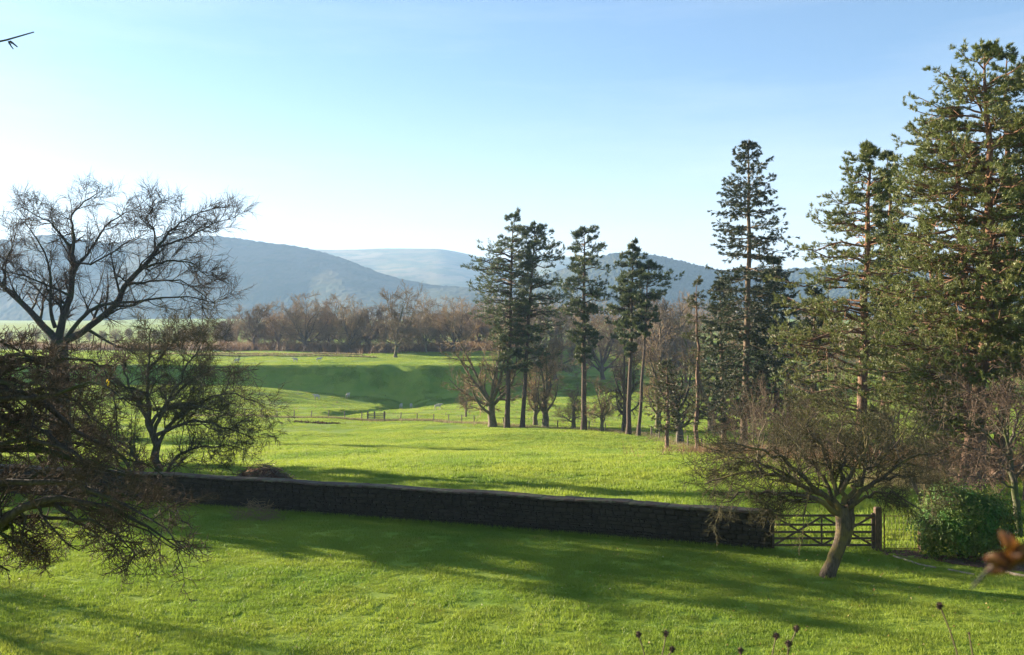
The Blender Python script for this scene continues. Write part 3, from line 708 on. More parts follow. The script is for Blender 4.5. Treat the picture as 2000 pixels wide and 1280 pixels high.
# tall bare tree just outside the left edge; one branch tip shows at the top left corner
tz0 = gz(-15.2, 21); tw0 = np.array([-15.2, 21, tz0])
trunk = [(smooth_line([tw0 - [0, 0, .3], tw0 + [0, 0, 4], tw0 + [.2, 0, 8], tw0 + [.1, 0, 12]], 10), np.linspace(.28, .1, 10))]
limbs = [(smooth_line([tw0 + [.15, 0, 7], tw0 + [1.6, -.2, 10], P(-120, 110, 20.5), P(-20, 82, 20), P(22, 81, 19.8), P(45, 74, 19.7), P(66, 63, 19.6)], 14), np.linspace(.09, .012, 14)),
         (smooth_line([P(20, 81, 19.8), P(28, 87, 19.8), P(34, 92, 19.8)], 6), np.linspace(.022, .012, 6)),
         (smooth_line([P(17, 81, 19.8), P(21, 90, 19.8), P(26, 96, 19.8)], 6), np.linspace(.02, .01, 6))]
for q in range(5):
    a = q * 1.4 + 2.0; s = tw0 + [.1, 0, 5 + q * 1.3]
    limbs.append((smooth_line([s, s + [1.0 * math.cos(a), math.sin(a), 1.3], s + [1.6 * math.cos(a) - .8, 2 * math.sin(a), 3.2]], 10), np.linspace(.08, .015, 10)))
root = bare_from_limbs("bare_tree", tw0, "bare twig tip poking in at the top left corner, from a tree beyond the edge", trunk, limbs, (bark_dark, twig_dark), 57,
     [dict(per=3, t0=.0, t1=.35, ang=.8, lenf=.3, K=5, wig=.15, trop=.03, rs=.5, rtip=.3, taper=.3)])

# ------------------------------------------------------------------ apple tree on the lawn by the gate
YA = 28.9; ab = P(1617, 0, YA); ab[2] = gz(ab[0], YA)
T = smooth_line([P(1612, 1146, YA), P(1618, 1120, YA), P(1632, 1085, YA), P(1645, 1050, YA), P(1647, 1020, YA), P(1643, 990, YA)], 14, rng, .008)
trunk = [(T, np.interp(np.linspace(0, 1, 14), [0, .1, .3, .6, .8, 1], [.32, .24, .20, .19, .22, .19])),
         (smooth_line([P(1650, 1065, YA + .1), P(1661, 1030, YA + .15), P(1660, 1000, YA + .2), P(1658, 968, YA + .3)], 10, rng, .01), np.linspace(.13, .13, 10))]
def tla(pts, dY, r0, r1, Y=YA):
    pts = [(x, y if y > 930 else 930 - (930 - y) * .80) for x, y in pts]; return limb_px(pts, Y, dY, 14, rng, r0 * .85, r1, .05)
limbs = [tla([(1640, 1005), (1615, 991), (1580, 969), (1510, 960), (1449, 962), (1409, 982)], -.8, .11, .015),
 tla([(1638, 1000), (1600, 965), (1562, 943), (1497, 925), (1449, 921), (1375, 947)], .8, .12, .015),
 tla([(1640, 990), (1580, 947), (1545, 908), (1510, 873), (1466, 851), (1410, 850)], -1.4, .11, .015),
 tla([(1642, 995), (1630, 950), (1624, 908), (1597, 851), (1580, 807), (1570, 765)], .5, .12, .015),
 tla([(1648, 985), (1650, 945), (1676, 908), (1694, 851), (1685, 790)], -1, .11, .015),
 tla([(1658, 985), (1680, 962), (1720, 935), (1772, 885), (1840, 872)], .7, .11, .015),
 tla([(1660, 990), (1700, 965), (1745, 960), (1800, 1000)], -1.2, .08, .012),
 tla([(1655, 975), (1690, 930), (1740, 870), (1770, 810)], 1.4, .09, .012),
 tla([(1640, 990), (1610, 930), (1560, 870), (1530, 800)], 1.6, .09, .012),
 tla([(1510, 960), (1496, 985), (1500, 1003)], -.2, .03, .012, YA - .4),
 tla([(1497, 925), (1460, 890), (1420, 880), (1385, 905)], 1.2, .05, .01, YA + .4),
 tla([(1640, 960), (1650, 880), (1640, 820), (1650, 760)], 1.8, .08, .012),
 tla([(1562, 943), (1500, 900), (1440, 880), (1400, 920)], 1.6, .06, .01, YA + .3),
 tla([(1720, 935), (1770, 930), (1810, 950), (1825, 985)], .8, .05, .01, YA + .3)]
spec_apple = [dict(per=15, t0=.18, t1=1, ang=.85, lenf=.40, K=6, wig=.2, trop=.05, rs=.45, rtip=.3, sides=3, lmin=.6, rmin=.01, taper=.3),
              dict(per=10, t0=.1, t1=1, ang=.8, lenf=.5, K=3, wig=.26, trop=-.02, rs=.55, rtip=.5, lmin=.3, rmin=.0075, taper=.3),
              dict(per=6, t0=.1, t1=1, ang=.8, lenf=.5, K=2, wig=.22, trop=0, rs=.7, rtip=.6, lmin=.2, rmin=.005, taper=.3)]
bare_from_limbs("apple_tree", ab, "leaning old apple tree with mossy trunk on the lawn before the gate", trunk, limbs, (bark_apple, twig_apple), 54, spec_apple)

# bare small tree at the right edge
YR = 34.5; rb = P(1992, 0, YR); rb[2] = gz(rb[0], YR)
trunk = [(smooth_line([rb - [0, 0, .3], P(1990, 1000, YR), P(1978, 940, YR), P(1972, 880, YR)], 10, rng, .02), np.linspace(.14, .09, 10))]
def tlr(pts, dY, r0, r1): return limb_px(pts, YR, dY, 12, rng, r0, r1, .03)
limbs = [tlr([(1973, 890), (1960, 830), (1930, 790), (1895, 760)], -1, .07, .01), tlr([(1972, 880), (1985, 820), (2010, 780), (1995, 730)], .5, .07, .01),
 tlr([(1978, 930), (1940, 890), (1890, 870), (1855, 865)], .8, .06, .01), tlr([(1980, 940), (2020, 880), (2050, 850)], 0, .07, .01),
 tlr([(1975, 900), (1930, 850), (1880, 820), (1840, 805)], -1.5, .06, .01), tlr([(1985, 960), (1940, 930), (1890, 930)], -1, .05, .01),
 tlr([(1972, 880), (1965, 810), (1975, 750)], 1.5, .06, .01)]
bare_from_limbs("bare_tree", rb, "small twisted bare tree at the right edge behind the evergreen bush", trunk, limbs, (bark_grey, twig_brown), 55, [dict(q, per=k) for q, k in zip(spec_thorn, (9, 8, 5))])

# ------------------------------------------------------------------ bare trees and undergrowth in the middle distance
sp_mid = [dict(per=10, t0=.15, t1=1, ang=1.0, lenf=.42, K=5, wig=.17, trop=.06, rs=.5, rtip=.3, sides=3, lmin=.8, rmin=.03, taper=.3),
          dict(per=8, t0=.1, t1=1, ang=.7, lenf=.5, K=4, wig=.17, trop=.04, rs=.55, rtip=.4, lmin=.5, rmin=.018, taper=.3),
          dict(per=4, t0=.1, t1=1, ang=.6, lenf=.55, K=3, wig=.15, trop=.02, rs=.6, rtip=.6, lmin=.4, rmin=.012, taper=.3)]
def mid(px, Y, hpx, wpx, r, seed, label, m=(bark_oak, twig_red), name="bare_tree", group="bare trees among the fence pines", **kw):
    X = (px - 1000) / F * Y
    return auto_tree(name, X, Y, hpx / F * Y, wpx / 2 / F * Y, r, seed, label, m, sp_mid, group, **kw)
m1 = mid(962, 129, 235, 175, .55, 71, "stout bare oak with low spreading crown, left of the fence pines", n=10, lean=(-.12, 0), th=.2)
m2 = mid(1066, 127, 195, 100, .42, 72, "bare tree leaning right between the second pine and the solitary pine", n=8, lean=(.05, 0))
m3 = mid(1176, 117, 110, 60, .22, 73, "small forked bare tree right of the solitary pine", n=6, th=.3, m=(bark_oak, twig_tan))
m4 = mid(1328, 103, 215, 120, .4, 74, "dark crooked bare tree behind the short olive conifer", n=9, m=(bark_grey, twig_brown), lean=(-.1, 0))
def cp(src, px, Y, label, rz, sc, group="bare trees among the fence pines"):
    X = (px - 1000) / F * Y; return copy_tree(src, label, (X, Y, gz(X, Y)), rz, sc, group)
cp(m3, 1120, 122, "small bent bare tree just left of the solitary pine", 2.2, (1.3, 1.3, .85))
cp(m2, 1045, 131, "bare tree with dark twin stems close behind the leaning pine", 2.8, .75)
cp(m4, 1222, 124, "leafless tree whose crown shows between the paired pines", 1.9, .95)
cp(m2, 1285, 128, "leafless tree right of the last fence pine", 4.0, .95)
cp(m1, 1390, 118, "bare oak half hidden behind the dark spruces", 1.0, .9)
cp(m3, 910, 150, "little bare tree beside the fence left of the stout oak", 4.4, .75)
# undergrowth behind the apple tree and below the big pines
sp_sh = [dict(per=8, t0=.1, t1=1, ang=.6, lenf=.5, K=5, wig=.2, trop=.05, rs=.5, rtip=.3, sides=3, lmin=.5, rmin=.009, taper=.3),
         dict(per=8, t0=.1, t1=1, ang=.7, lenf=.5, K=4, wig=.22, trop=.02, rs=.55, rtip=.5, lmin=.25, rmin=.006, taper=.3),
         dict(per=4, t0=.1, t1=1, ang=.7, lenf=.5, K=3, wig=.2, trop=0, rs=.7, rtip=.6, lmin=.15, rmin=.005, taper=.3)]
def shrub(px, Y, h, spread, seed, label, m=(bark_oak, twig_tan), n=9, r=.07):
    X = (px - 1000) / F * Y
    return auto_tree("bare_shrub", X, Y, h, spread, r, seed, label, m, sp_sh, "leafless shrubs behind the apple tree", n=n, th=.08, up=.05, cat="shrub", low_angle=70)
s1 = shrub(1560, 50, 4.2, 2.4, 81, "tall thin leafless shrub behind the apple tree, left of the spreading pine trunk", (bark_oak, twig_brown))
s2 = shrub(1795, 40, 4.4, 2.4, 82, "tangled leafless shrub below the giant pines", (bark_grey, twig_olive))
cp(s1, 1480, 56, "leafless shrub below the tall fir", 1.3, 1.15, "leafless shrubs behind the apple tree")
cp(s2, 1700, 50, "leafless shrub at the foot of the spreading pine", 2.0, 1.2, "leafless shrubs behind the apple tree")
cp(s1, 1880, 38, "thin leafless shrub right behind the evergreen bush", 3.0, .72, "leafless shrubs behind the apple tree")
cp(s1, 1540, 66, "leafless shrub between the tall fir and the low dark spruce", 5.1, 1.3, "leafless shrubs behind the apple tree")
cp(s2, 1760, 58, "brown shrub filling the shade under the giant pines", 0.6, 1.6, "leafless shrubs behind the apple tree")
cp(s1, 1440, 70, "leafless shrub left of the tall fir's foot", 2.6, 1.1, "leafless shrubs behind the apple tree")
cp(s2, 1950, 48, "dark shrub among the giant pine trunks", 1.6, 1.5, "leafless shrubs behind the apple tree")
cp(s2, 1630, 60, "dark tangle of a shrub beyond the apple tree crown", 4.1, 1.35, "leafless shrubs behind the apple tree")

# ------------------------------------------------------------------ far wood
sp_far = [dict(per=10, t0=.15, t1=1, ang=1.0, lenf=.42, K=4, wig=.15, trop=.05, rs=.5, rtip=.3, sides=3, lmin=1.2, rmin=.05, taper=.3),
          dict(per=9, t0=.1, t1=1, ang=.7, lenf=.5, K=3, wig=.15, trop=.03, rs=.55, rtip=.4, lmin=.9, rmin=.045, taper=.3),
          dict(per=4, t0=.1, t1=1, ang=.6, lenf=.6, K=2, wig=.1, trop=.0, rs=.6, rtip=.6, lmin=.9, rmin=.036, taper=.3)]
FG = "bare trees of the far wood"
def fart(px, Y, top, wpx, seed, label, m, **kw):
    X = (px - 1000) / F * Y; z = gz(X, Y); h = zof(top, Y) - z
    return auto_tree("woodland_tree", X, Y, h, wpx / 2 / F * Y, .45, seed, label, m, sp_far, FG, **kw)
f1 = fart(495, 292, 597, 66, 91, "round-headed bare tree standing apart, left end of the far wood", (bark_wood, twig_tan), n=9, th=.35)
f2 = fart(600, 288, 584, 120, 92, "broad russet bare tree, widest crown in the left half of the far wood", (bark_wood, twig_red), n=11, th=.2)
f3 = fart(772, 252, 566, 118, 93, "tall sunlit tan bare tree, highest and nearest in the far wood", (bark_oak, twig_tan), n=12, th=.2)
f4 = fart(682, 276, 597, 86, 94, "dark domed bare tree in the middle of the far wood", (bark_wood, twig_red), n=10, th=.25)
FARH = {}
for s in (f1, f2, f3, f4): FARH[s.name] = None
def cpf(src, h0, px, Y, top, label, rz, wx=1.0):
    X = (px - 1000) / F * Y; z = gz(X, Y); k = (zof(top, Y) - z) / h0
    return copy_tree(src, label, (X, Y, z), rz, (k * wx, k * wx, k), FG)
def hh(px, Y, top): return zof(top, Y) - gz((px - 1000) / F * Y, Y)
H1, H2, H3, H4 = hh(495, 292, 597), hh(600, 288, 584), hh(772, 252, 566), hh(682, 276, 597)
for src, h0, px, Y, top, label, rz, wx in (
    (f2, H2, 545, 300, 604, "russet bare tree filling the gap right of the round-headed one", 1.1, .9),
    (f4, H4, 642, 296, 586, "bare tree behind the right shoulder of the widest russet crown", 2.0, .9),
    (f1, H1, 722, 285, 600, "grey bare tree between the dark dome and the tall tan tree", .7, 1.1),
    (f3, H3, 832, 268, 584, "slim bare tree right of the tall tan tree", 1.6, .8),
    (f2, H2, 884, 272, 590, "brown bare tree behind the left edge of the stout oak", 3.1, .9),
    (f4, H4, 935, 285, 600, "bare tree seen behind the stout oak crown", 4.4, 1.1),
    (f1, H1, 440, 305, 628, "low bare tree beyond the twig ends of the big left tree", 2.5, 1.2),
    (f2, H2, 395, 310, 632, "low russet bare tree behind the right edge of the big left tree", 5.0, 1.0),
    (f3, H3, 1085, 260, 600, "tan bare tree seen between the second pine and the solitary pine", 2.9, 1.0),
    (f4, H4, 1010, 270, 592, "bare tree glimpsed between the trunks of the two left pines", 5.2, 1.0),
    (f2, H2, 1180, 265, 604, "russet bare tree seen right of the solitary pine", 0.4, 1.0),
    (f1, H1, 1290, 240, 580, "tall bare tree seen right of the last fence pine, against the dark hill", 3.3, .9),
    (f3, H3, 1340, 250, 590, "bare tree seen left of the thin sunlit spruce top", 4.1, .8)):
    cpf(src, h0, px, Y, top, label, rz, wx)
# wood behind, reads as one mass
def mass(name, specs, label, mat):
    parts = []; rng = np.random.default_rng(99)
    for x, y, h in specs:
        z0 = gz(x, y); rw = h * rng.uniform(.36, .5); n = 900
        d = unit(rng.normal(size=(n, 3))); q = rng.random((n, 1)) ** .45
        c = d * q * np.array([rw, rw, h * .47]) + [0, 0, h * .5]
        ax = unit(d * [1, 1, .6] + [0, 0, .55] + rng.normal(size=(n, 3)) * .4); sd = unit(np.cross(ax, rng.normal(size=(n, 3))))
        l = rng.uniform(1.0, 2.6, (n, 1)) * h / 14; w = .07
        V = np.stack([c - ax * l * .5 - sd * w, c - ax * l * .5 + sd * w, c + ax * l * .5], 1).reshape(-1, 3) + [x, y, z0]
        parts.append((V, np.arange(n * 3).reshape(-1, 3)))
        k = 9; b = np.zeros((k, 3)); a = rng.random(k) * 6.28; e = np.stack([np.cos(a) * rw * .7, np.sin(a) * rw * .7, h * rng.uniform(.5, .9, k)], 1); b[:, 2] = h * rng.uniform(.12, .35, k)
        L = np.stack([b, (b + e) / 2 + [0, 0, .08 * h], e], 1); L = np.concatenate([L, [[[0, 0, -.3], [.1, 0, h * .25], [0, 0, h * .6]]]])
        V, Fq = tubes(L, np.array([[.14, .09, .03]] * k + [[.3, .22, .1]]), 4); parts.append((V + [x, y, z0], Fq))
    V, Fs = join(parts); tag(obj(name, mesh(name, V, Fs), mat), label, kind="stuff")
rg = np.random.default_rng(17)
sp = []
for px in np.arange(360, 960, 13): 
    Y = rg.uniform(310, 345); sp.append(((px + rg.normal() * 8 - 1000) / F * Y, Y, zof(np.interp(px, [0, 400, 500, 600, 700, 960], [640, 636, 618, 604, 608, 606]) + rg.normal() * 5, Y) + 1.2))
for px in np.arange(-60, 360, 26):
    Y = rg.uniform(360, 420); sp.append(((px - 1000) / F * Y, Y, zof(640 + rg.normal() * 4, Y) + 1.2))
for px in np.arange(960, 1620, 17):
    Y = rg.uniform(300, 420); sp.append(((px + rg.normal() * 8 - 1000) / F * Y, Y, zof(np.interp(px, [960, 1400], [612, 618]) + rg.normal() * 6, Y) + 7))
for px in np.arange(1600, 2150, 45):
    Y = rg.uniform(190, 260); sp.append(((px + rg.normal() * 8 - 1000) / F * Y, Y, zof(600, Y) + 8))
mass("woodland", sp, "brown leafless wood behind the far fields", twig_red)
# low scrub and dead bracken at the foot of the far wood
def scrub(name, pts, n, h, mat, label, seed, wd=.05, spread=.35, tn=9):
    rng = np.random.default_rng(seed); pts = np.array(pts); k = rng.integers(0, len(pts) - 1, n); f = rng.random((n, 1))
    c = pts[k] * (1 - f) + pts[k + 1] * f; w = c[:, 2:3]
    xy = c[:, :2] + rng.normal(size=(n, 2)) * w * .5
    z = height(xy[:, 0], xy[:, 1], False)
    V, Ft = tufts(np.column_stack([xy, z]), np.tile([[0, 0, 1.]], (n, 1)), tn, h, wd, rng, spread * 2)
    return obj(name, mesh(name, V, [Ft]), mat)
bracken = M("dead bracken", lambda t: leafy(t, ramp(t, noise(t, .6, 3), [(.3, (.12, .065, .035)), (.7, (.26, .16, .08))]), .3))
dry = M("dry grass", lambda t: leafy(t, ramp(t, noise(t, 1.2, 3), [(.3, (.14, .12, .05)), (.7, (.32, .27, .13))]), .4))
def wp(px, Y, w): return ((px - 1000) / F * Y, Y, w)
tag(scrub("undergrowth", [wp(-80, 305, 10), wp(400, 295, 10), wp(600, 292, 9), wp(760, 276, 8), wp(900, 286, 10), wp(1050, 300, 12)], 6500, 2.6, bracken, "", 5, .09), "rusty undergrowth along the foot of the far wood", kind="stuff")
tag(scrub("woodland_floor", [wp(1500, 82, 6), wp(1560, 76, 8), wp(1700, 66, 9), wp(1900, 56, 9), wp(2080, 54, 9)], 4200, 1.1, bracken, "", 25, .035, .5), "dead bracken and leaf litter under the conifers", kind="stuff")
tag(scrub("rough_grass", [wp(300, 262, 3), wp(560, 259, 2), wp(700, 256, 1.6)], 1500, .5, dry, "", 6, .07), "strip of pale rough grass at the far field edge", kind="stuff")
tag(scrub("hedge_bottom", [wp(380, 253, .7), wp(560, 250, .7), wp(735, 246, .7)], 900, .5, dry, "", 8, .08), "dark low hedge line between the far fields", kind="stuff")
tag(scrub("wall_foot_grass", [((WA[0] + (WB[0] - WA[0]) * k), WA[1] + (WB[1] - WA[1]) * k - .32, .22) for k in (0.3, .5, .75, 1.0)], 3200, .17, blade_lawn, "", 31, .014, .3, 7), "ragged uncut grass along the foot of the stone wall", kind="stuff")
tag(scrub("rushes", [wp(300, 190, 40), wp(520, 185, 40), wp(700, 178, 36), wp(900, 170, 30), wp(1100, 150, 24), wp(1300, 125, 16)], 420, .42, dry, "", 33, .04, .35, 12), "scattered pale rush tufts over the sheep pasture", kind="stuff")
tag(scrub("rush_bed", [wp(1740, 46, 2.4), wp(1800, 47, 2.2), wp(1860, 48, 2)], 2600, .55, dry, "", 9, .012, .2), "patch of brown rushes and dead grass below the giant pines", kind="stuff")
tag(scrub("fence_bank", [wp(380, 156, .8), wp(560, 152, .8), wp(720, 147, .9), wp(850, 143, .9), wp(960, 132, 1.4), wp(1140, 121, 1.4), wp(1260, 113, 1.4), wp(1370, 95, 1.4)], 5000, .34, dry, "", 10, .03), "ragged dead grass along the pasture fence", kind="stuff")

# ------------------------------------------------------------------ stone wall
def stone_mesh(seed):
    rng = np.random.default_rng(seed); n = 8
    # irregular rounded block: 3 rings of 6
    a = np.arange(8) * np.pi / 4 + np.pi / 8
    ring = np.stack([np.sign(np.cos(a)) * np.abs(np.cos(a)) ** .35, np.sign(np.sin(a)) * np.abs(np.sin(a)) ** .35], 1) * .5
    V = []
    for y, s in ((.5, 1), (-.32, .98), (-.5, .82)):
        q = ring * s * (1 + rng.normal(size=(8, 1)) * .07); V += [[u, y + rng.normal() * .03, v] for u, v in q]
    V.append([rng.normal() * .1, -.56, rng.normal() * .1]); V = np.array(V)
    Fq = np.array([[r * 8 + i, r * 8 + (i + 1) % 8, (r + 1) * 8 + (i + 1) % 8, (r + 1) * 8 + i] for r in range(2) for i in range(8)])
    Ft = np.array([[16 + i, 16 + (i + 1) % 8, 24] for i in range(8)])
    return V, Fq, Ft
def _st(t):
    oi = N(t, "ShaderNodeObjectInfo")
    a = ramp(t, noise(t, 3.1, 3, .6), [(.3, (.02, .016, .012)), (.5, (.042, .034, .025)), (.7, (.028, .022, .016))])
    a = mixc(t, ramp(t, oi.outputs['Random'], [(0, (.0, .0, .0)), (1, (.5, .5, .5))]), a, (.06, .046, .032))
    li = ramp(t, noise(t, 9, 4, .65), [(.66, (0, 0, 0)), (.72, (1, 1, 1))])
    return bsdf(t, mixc(t, li, a, (.16, .17, .13)), .9, .2, noise(t, 26, 5, .65), .02, .8)
mat_stone = M("slate stone", _st)
mat_mortar = M("dark wall core", lambda t: bsdf(t, ramp(t, noise(t, 7, 4), [(.3, (.018, .015, .012)), (.7, (.04, .034, .026))]), .95, .1, noise(t, 20, 4), .03, .8))
mat_cap = M("coping slate", lambda t: bsdf(t, mixc(t, ramp(t, noise(t, 3, 5, .7), [(.45, (0, 0, 0)), (.6, (1, 1, 1))]), (.09, .06, .05), (.12, .12, .07)), .9, .15, noise(t, 18, 5), .02, .7))
wd = WB - WA; WL = float(np.linalg.norm(wd)); wdir = wd / WL; ang = math.atan2(wdir[1], wdir[0]); wn = np.array([wdir[1], -wdir[0]])
def wz(s):                                # base and top of wall at arc length s
    q = WA + wdir * s; b = gz(q[0], q[1])
    return b
sgrid = np.linspace(0, WL, 60); bgr = np.array([wz(s) for s in sgrid]); kk = np.ones(9) / 9
bsm = np.convolve(np.pad(bgr, 4, mode='edge'), kk, 'valid')
toph = lambda s: float(np.interp(s, sgrid, bsm)) + 1.30 + .02 * math.sin(s * 1.3)
wm = (WA + WB) / 2; wroot = empty("stone_wall", (WA[0], WA[1], wz(0)), "long low dry-stone garden wall in shade between lawn and pasture", "wall"); wroot.rotation_euler = (0, 0, ang)
w0 = wz(0)
# core
V = []; T2 = .46
for s in sgrid:
    b = float(np.interp(s, sgrid, bsm)) - w0 - .35; t_ = toph(s) - w0 - .07
    V += [[s, -T2 / 2 + .06, b], [s, T2 / 2 - .06, b], [s, T2 / 2 - .06, t_], [s, -T2 / 2 + .06, t_]]
n = len(sgrid); Fq = [[i * 4 + j, i * 4 + (j + 1) % 4, i * 4 + 4 + (j + 1) % 4, i * 4 + 4 + j] for i in range(n - 1) for j in range(4)] + [[0, 1, 2, 3], [n * 4 - 1, n * 4 - 2, n * 4 - 3, n * 4 - 4]]
obj("core", mesh("core", np.array(V), [np.array(Fq)]), mat_mortar, wroot)
sv = [stone_mesh(i) for i in range(7)]; smesh = []
for q in sv:
    me = mesh("stone", q[0], [q[1], q[2]]); me.materials.append(mat_stone); smesh.append(me)
rng2 = np.random.default_rng(3); front = []; back = []
for sidey, lst in ((-1, front), (1, back)):
    s = 0.0
    # courses follow the wall's slope
    h = 0.0
    while h < 1.2:
        ch_ = rng2.uniform(.055, .18); s = rng2.uniform(-.2, 0)
        if h + ch_ > 1.22: ch_ = 1.235 - h
        while s < WL - .05:
            l = min(rng2.uniform(.16, .52), WL - s)
            if ch_ > .12 and rng2.random() < .12:     # two thin ones
                for e in (0, .5): lst.append((s + l / 2, h + ch_ * (e + .25), l, ch_ * .5))
            else: lst.append((s + l / 2, h + ch_ / 2, l, ch_))
            s += l
        h += ch_
def place(x, h, l, ch_, sidey):
    zc = toph(x) - .08 - 1.22 + h - w0
    return (x, sidey * (T2 / 2 - .05 - rng2.uniform(0, .025)), zc), (l - .012, .16, ch_ - .010), rng2.normal() * .045
order = sorted(range(len(front)), key=lambda i: -front[i][2] * front[i][3] * (1 if 15 < front[i][0] else .2) / np.interp(front[i][0], [0, WL], [60, 32]))
chosen = set(order[:300]); stuffparts = []
for i, (x, h, l, c) in enumerate(front):
    lo, sc, ry = place(x, h, l, c, -1)
    k = rng2.integers(0, 7)
    if i in chosen:
        o = bpy.data.objects.new("stone", smesh[k]); COL.objects.link(o); o.parent = wroot; o.location = lo; o.scale = sc; o.rotation_euler = (0, ry, rng2.normal() * .02)
    else:
        V, a, b = sv[k]; V = V * sc + lo; stuffparts += [(V, a), (V, b)] if False else [(V, np.concatenate([a, np.column_stack([b, b[:, 2]])[:, :4]]))] if False else [(V, a)]
        stuffparts.append((V, b))
for (x, h, l, c) in back:
    lo, sc, ry = place(x, h, l, c, 1); V, a = box(lo, sc); stuffparts.append((V, a))
# square-off stones on the wall end by the gate
for j in range(11):
    V, a, b = sv[j % 7]; V = np.column_stack([V[:, 1] * -.1 + WL + .01, V[:, 0] * .42, V[:, 2] * .104 + toph(WL) - w0 - 1.25 + j * .111]); stuffparts += [(V, a), (V, b)]
V, Fs = join(stuffparts); tag(obj("small_stones", mesh("small_stones", V, Fs), mat_stone, wroot), kind="stuff")
# coping slabs
s = .0; cm = []
for q in range(4):
    rr = np.random.default_rng(40 + q); V, Fq = box((0, 0, 0), (1, 1, 1)); 
    # bevelled, slightly uneven slab: subdivide ring
    top = np.array([[x, y, z] for z in (-.5, .32) for x, y in ((-.5, -.5), (0, -.52), (.5, -.5), (.5, .5), (0, .51), (-.5, .5))] + [[x * .96, y * .92, .5] for x, y in ((-.5, -.5), (0, -.52), (.5, -.5), (.5, .5), (0, .51), (-.5, .5))])
    top[:, 1:] += rr.normal(size=(18, 2)) * .03
    f4 = np.array([[r * 6 + i, r * 6 + (i + 1) % 6, (r + 1) * 6 + (i + 1) % 6, (r + 1) * 6 + i] for r in range(2) for i in range(6)])
    me = mesh("coping_stone", top, [f4, np.array([[12, 13, 14, 15, 16, 17]]), np.array([[5, 4, 3, 2, 1, 0]])]); me.materials.append(mat_cap); cm.append(me)
while s < WL:
    l = min(rng2.uniform(.45, .95), WL + .06 - s)
    if l < .15: break
    o = bpy.data.objects.new("coping_stone", cm[rng2.integers(0, 4)]); COL.objects.link(o); o.parent = wroot
    o.location = (s + l / 2, rng2.normal() * .012, toph(s + l / 2) - w0 - .035 + rng2.normal() * .008); o.scale = (l - .012, .56 + rng2.normal() * .02, .07)
    sl = (toph(min(s + l, WL)) - toph(s)) / l; o.rotation_euler = (rng2.normal() * .015, -math.atan(sl), rng2.normal() * .01); s += l

# ------------------------------------------------------------------ gate, posts, mesh gate
wood = M("weathered gate timber", lambda t: bsdf(t, ramp(t, noise(t, 9, 4, .6, (1, 6, 6)), [(.3, (.06, .045, .035)), (.7, (.15, .11, .085))]), .85, .2, noise(t, 30, 3, .6, (1, 8, 8)), .006, .7))
wood_post = M("gate post timber", lambda t: bsdf(t, ramp(t, noise(t, 8, 4, .6, (5, 5, .7)), [(.3, (.07, .048, .035)), (.7, (.19, .125, .085))]), .85, .2, noise(t, 26, 3, .6, (5, 5, .8)), .008, .8))
rust = M("rusty iron", lambda t: bsdf(t, ramp(t, noise(t, 14, 4), [(.35, (.10, .05, .03)), (.7, (.28, .13, .06))]), .8, .4))
YG = 32.3; gx0, gx1 = P(1507, 0, YG)[0], P(1707, 0, YG)[0]; gb = .1
def bevelbox(name, size, mat, parent, loc, rot=(0, 0, 0), bev=.006):
    V, Fq = box((0, 0, 0), size); o = obj(name, mesh(name, V, [Fq]), mat, parent, loc); o.rotation_euler = rot
    m = o.modifiers.new("bevel", 'BEVEL'); m.width = bev; m.segments = 2; return o
gate = empty("field_gate", (gx0, YG, gb), "closed five-bar wooden gate at the end of the wall", "gate")
gw = gx1 - gx0 - .04; zs = [.10, .32, .53, .77, 1.07]
for z in zs: bevelbox("rail", (gw - .1, .03, .075), wood, gate, (gw / 2 + .02, 0, z))
for x in (.045, gw): bevelbox("stile", (.085, .07, 1.16), wood, gate, (x, 0, .575))
for xa, za, xb, zb, dy in ((.1, 1.04, gw / 2 - .02, .12, .031), (.1, .12, gw / 2 - .02, 1.04, -.031), (gw / 2 + .02, 1.04, gw - .06, .12, .031), (gw / 2 + .02, .12, gw - .06, 1.04, -.031)):
    L = math.hypot(xb - xa, zb - za); bevelbox("brace", (L, .025, .065), wood, gate, ((xa + xb) / 2, dy, (za + zb) / 2), (0, -math.atan2(zb - za, xb - xa), 0))
bevelbox("brace", (.06, .025, 1.0), wood, gate, (gw / 2, .055, .58))
for z in (.25, 1.0):
    bevelbox("hinge", (.3, .012, .045), rust, gate, (gw - .12, -.046, z), bev=.002)
def gpost(px, h, w, label, zb=None):
    X = P(px, 0, YG)[0]; z0 = gz(X, YG); r = empty("gate_post", (X, YG, z0), label, "post", "timber posts of the garden gates")
    V = []; hw = w / 2
    for z, k in ((-.3, 1), (.2, 1.02), (h - .05, .98), (h, .82)): V += [[-hw * k, -hw * k, z], [hw * k, -hw * k, z], [hw * k, hw * k, z], [-hw * k, hw * k, z]]
    V.append([0, 0, h + .02]); Fq = [[i * 4 + j, i * 4 + (j + 1) % 4, i * 4 + 4 + (j + 1) % 4, i * 4 + 4 + j] for i in range(3) for j in range(4)]
    Ft = [[12 + j, 12 + (j + 1) % 4, 16] for j in range(4)]
    obj("shaft", mesh("shaft", np.array(V), [np.array(Fq), np.array(Ft)]), wood_post, r); return r
gpost(1500, 1.33, .16, "dark gate post set against the end of the stone wall")
gpost(1714, 1.42, .21, "thick square gate post between the five-bar gate and the wire gate")
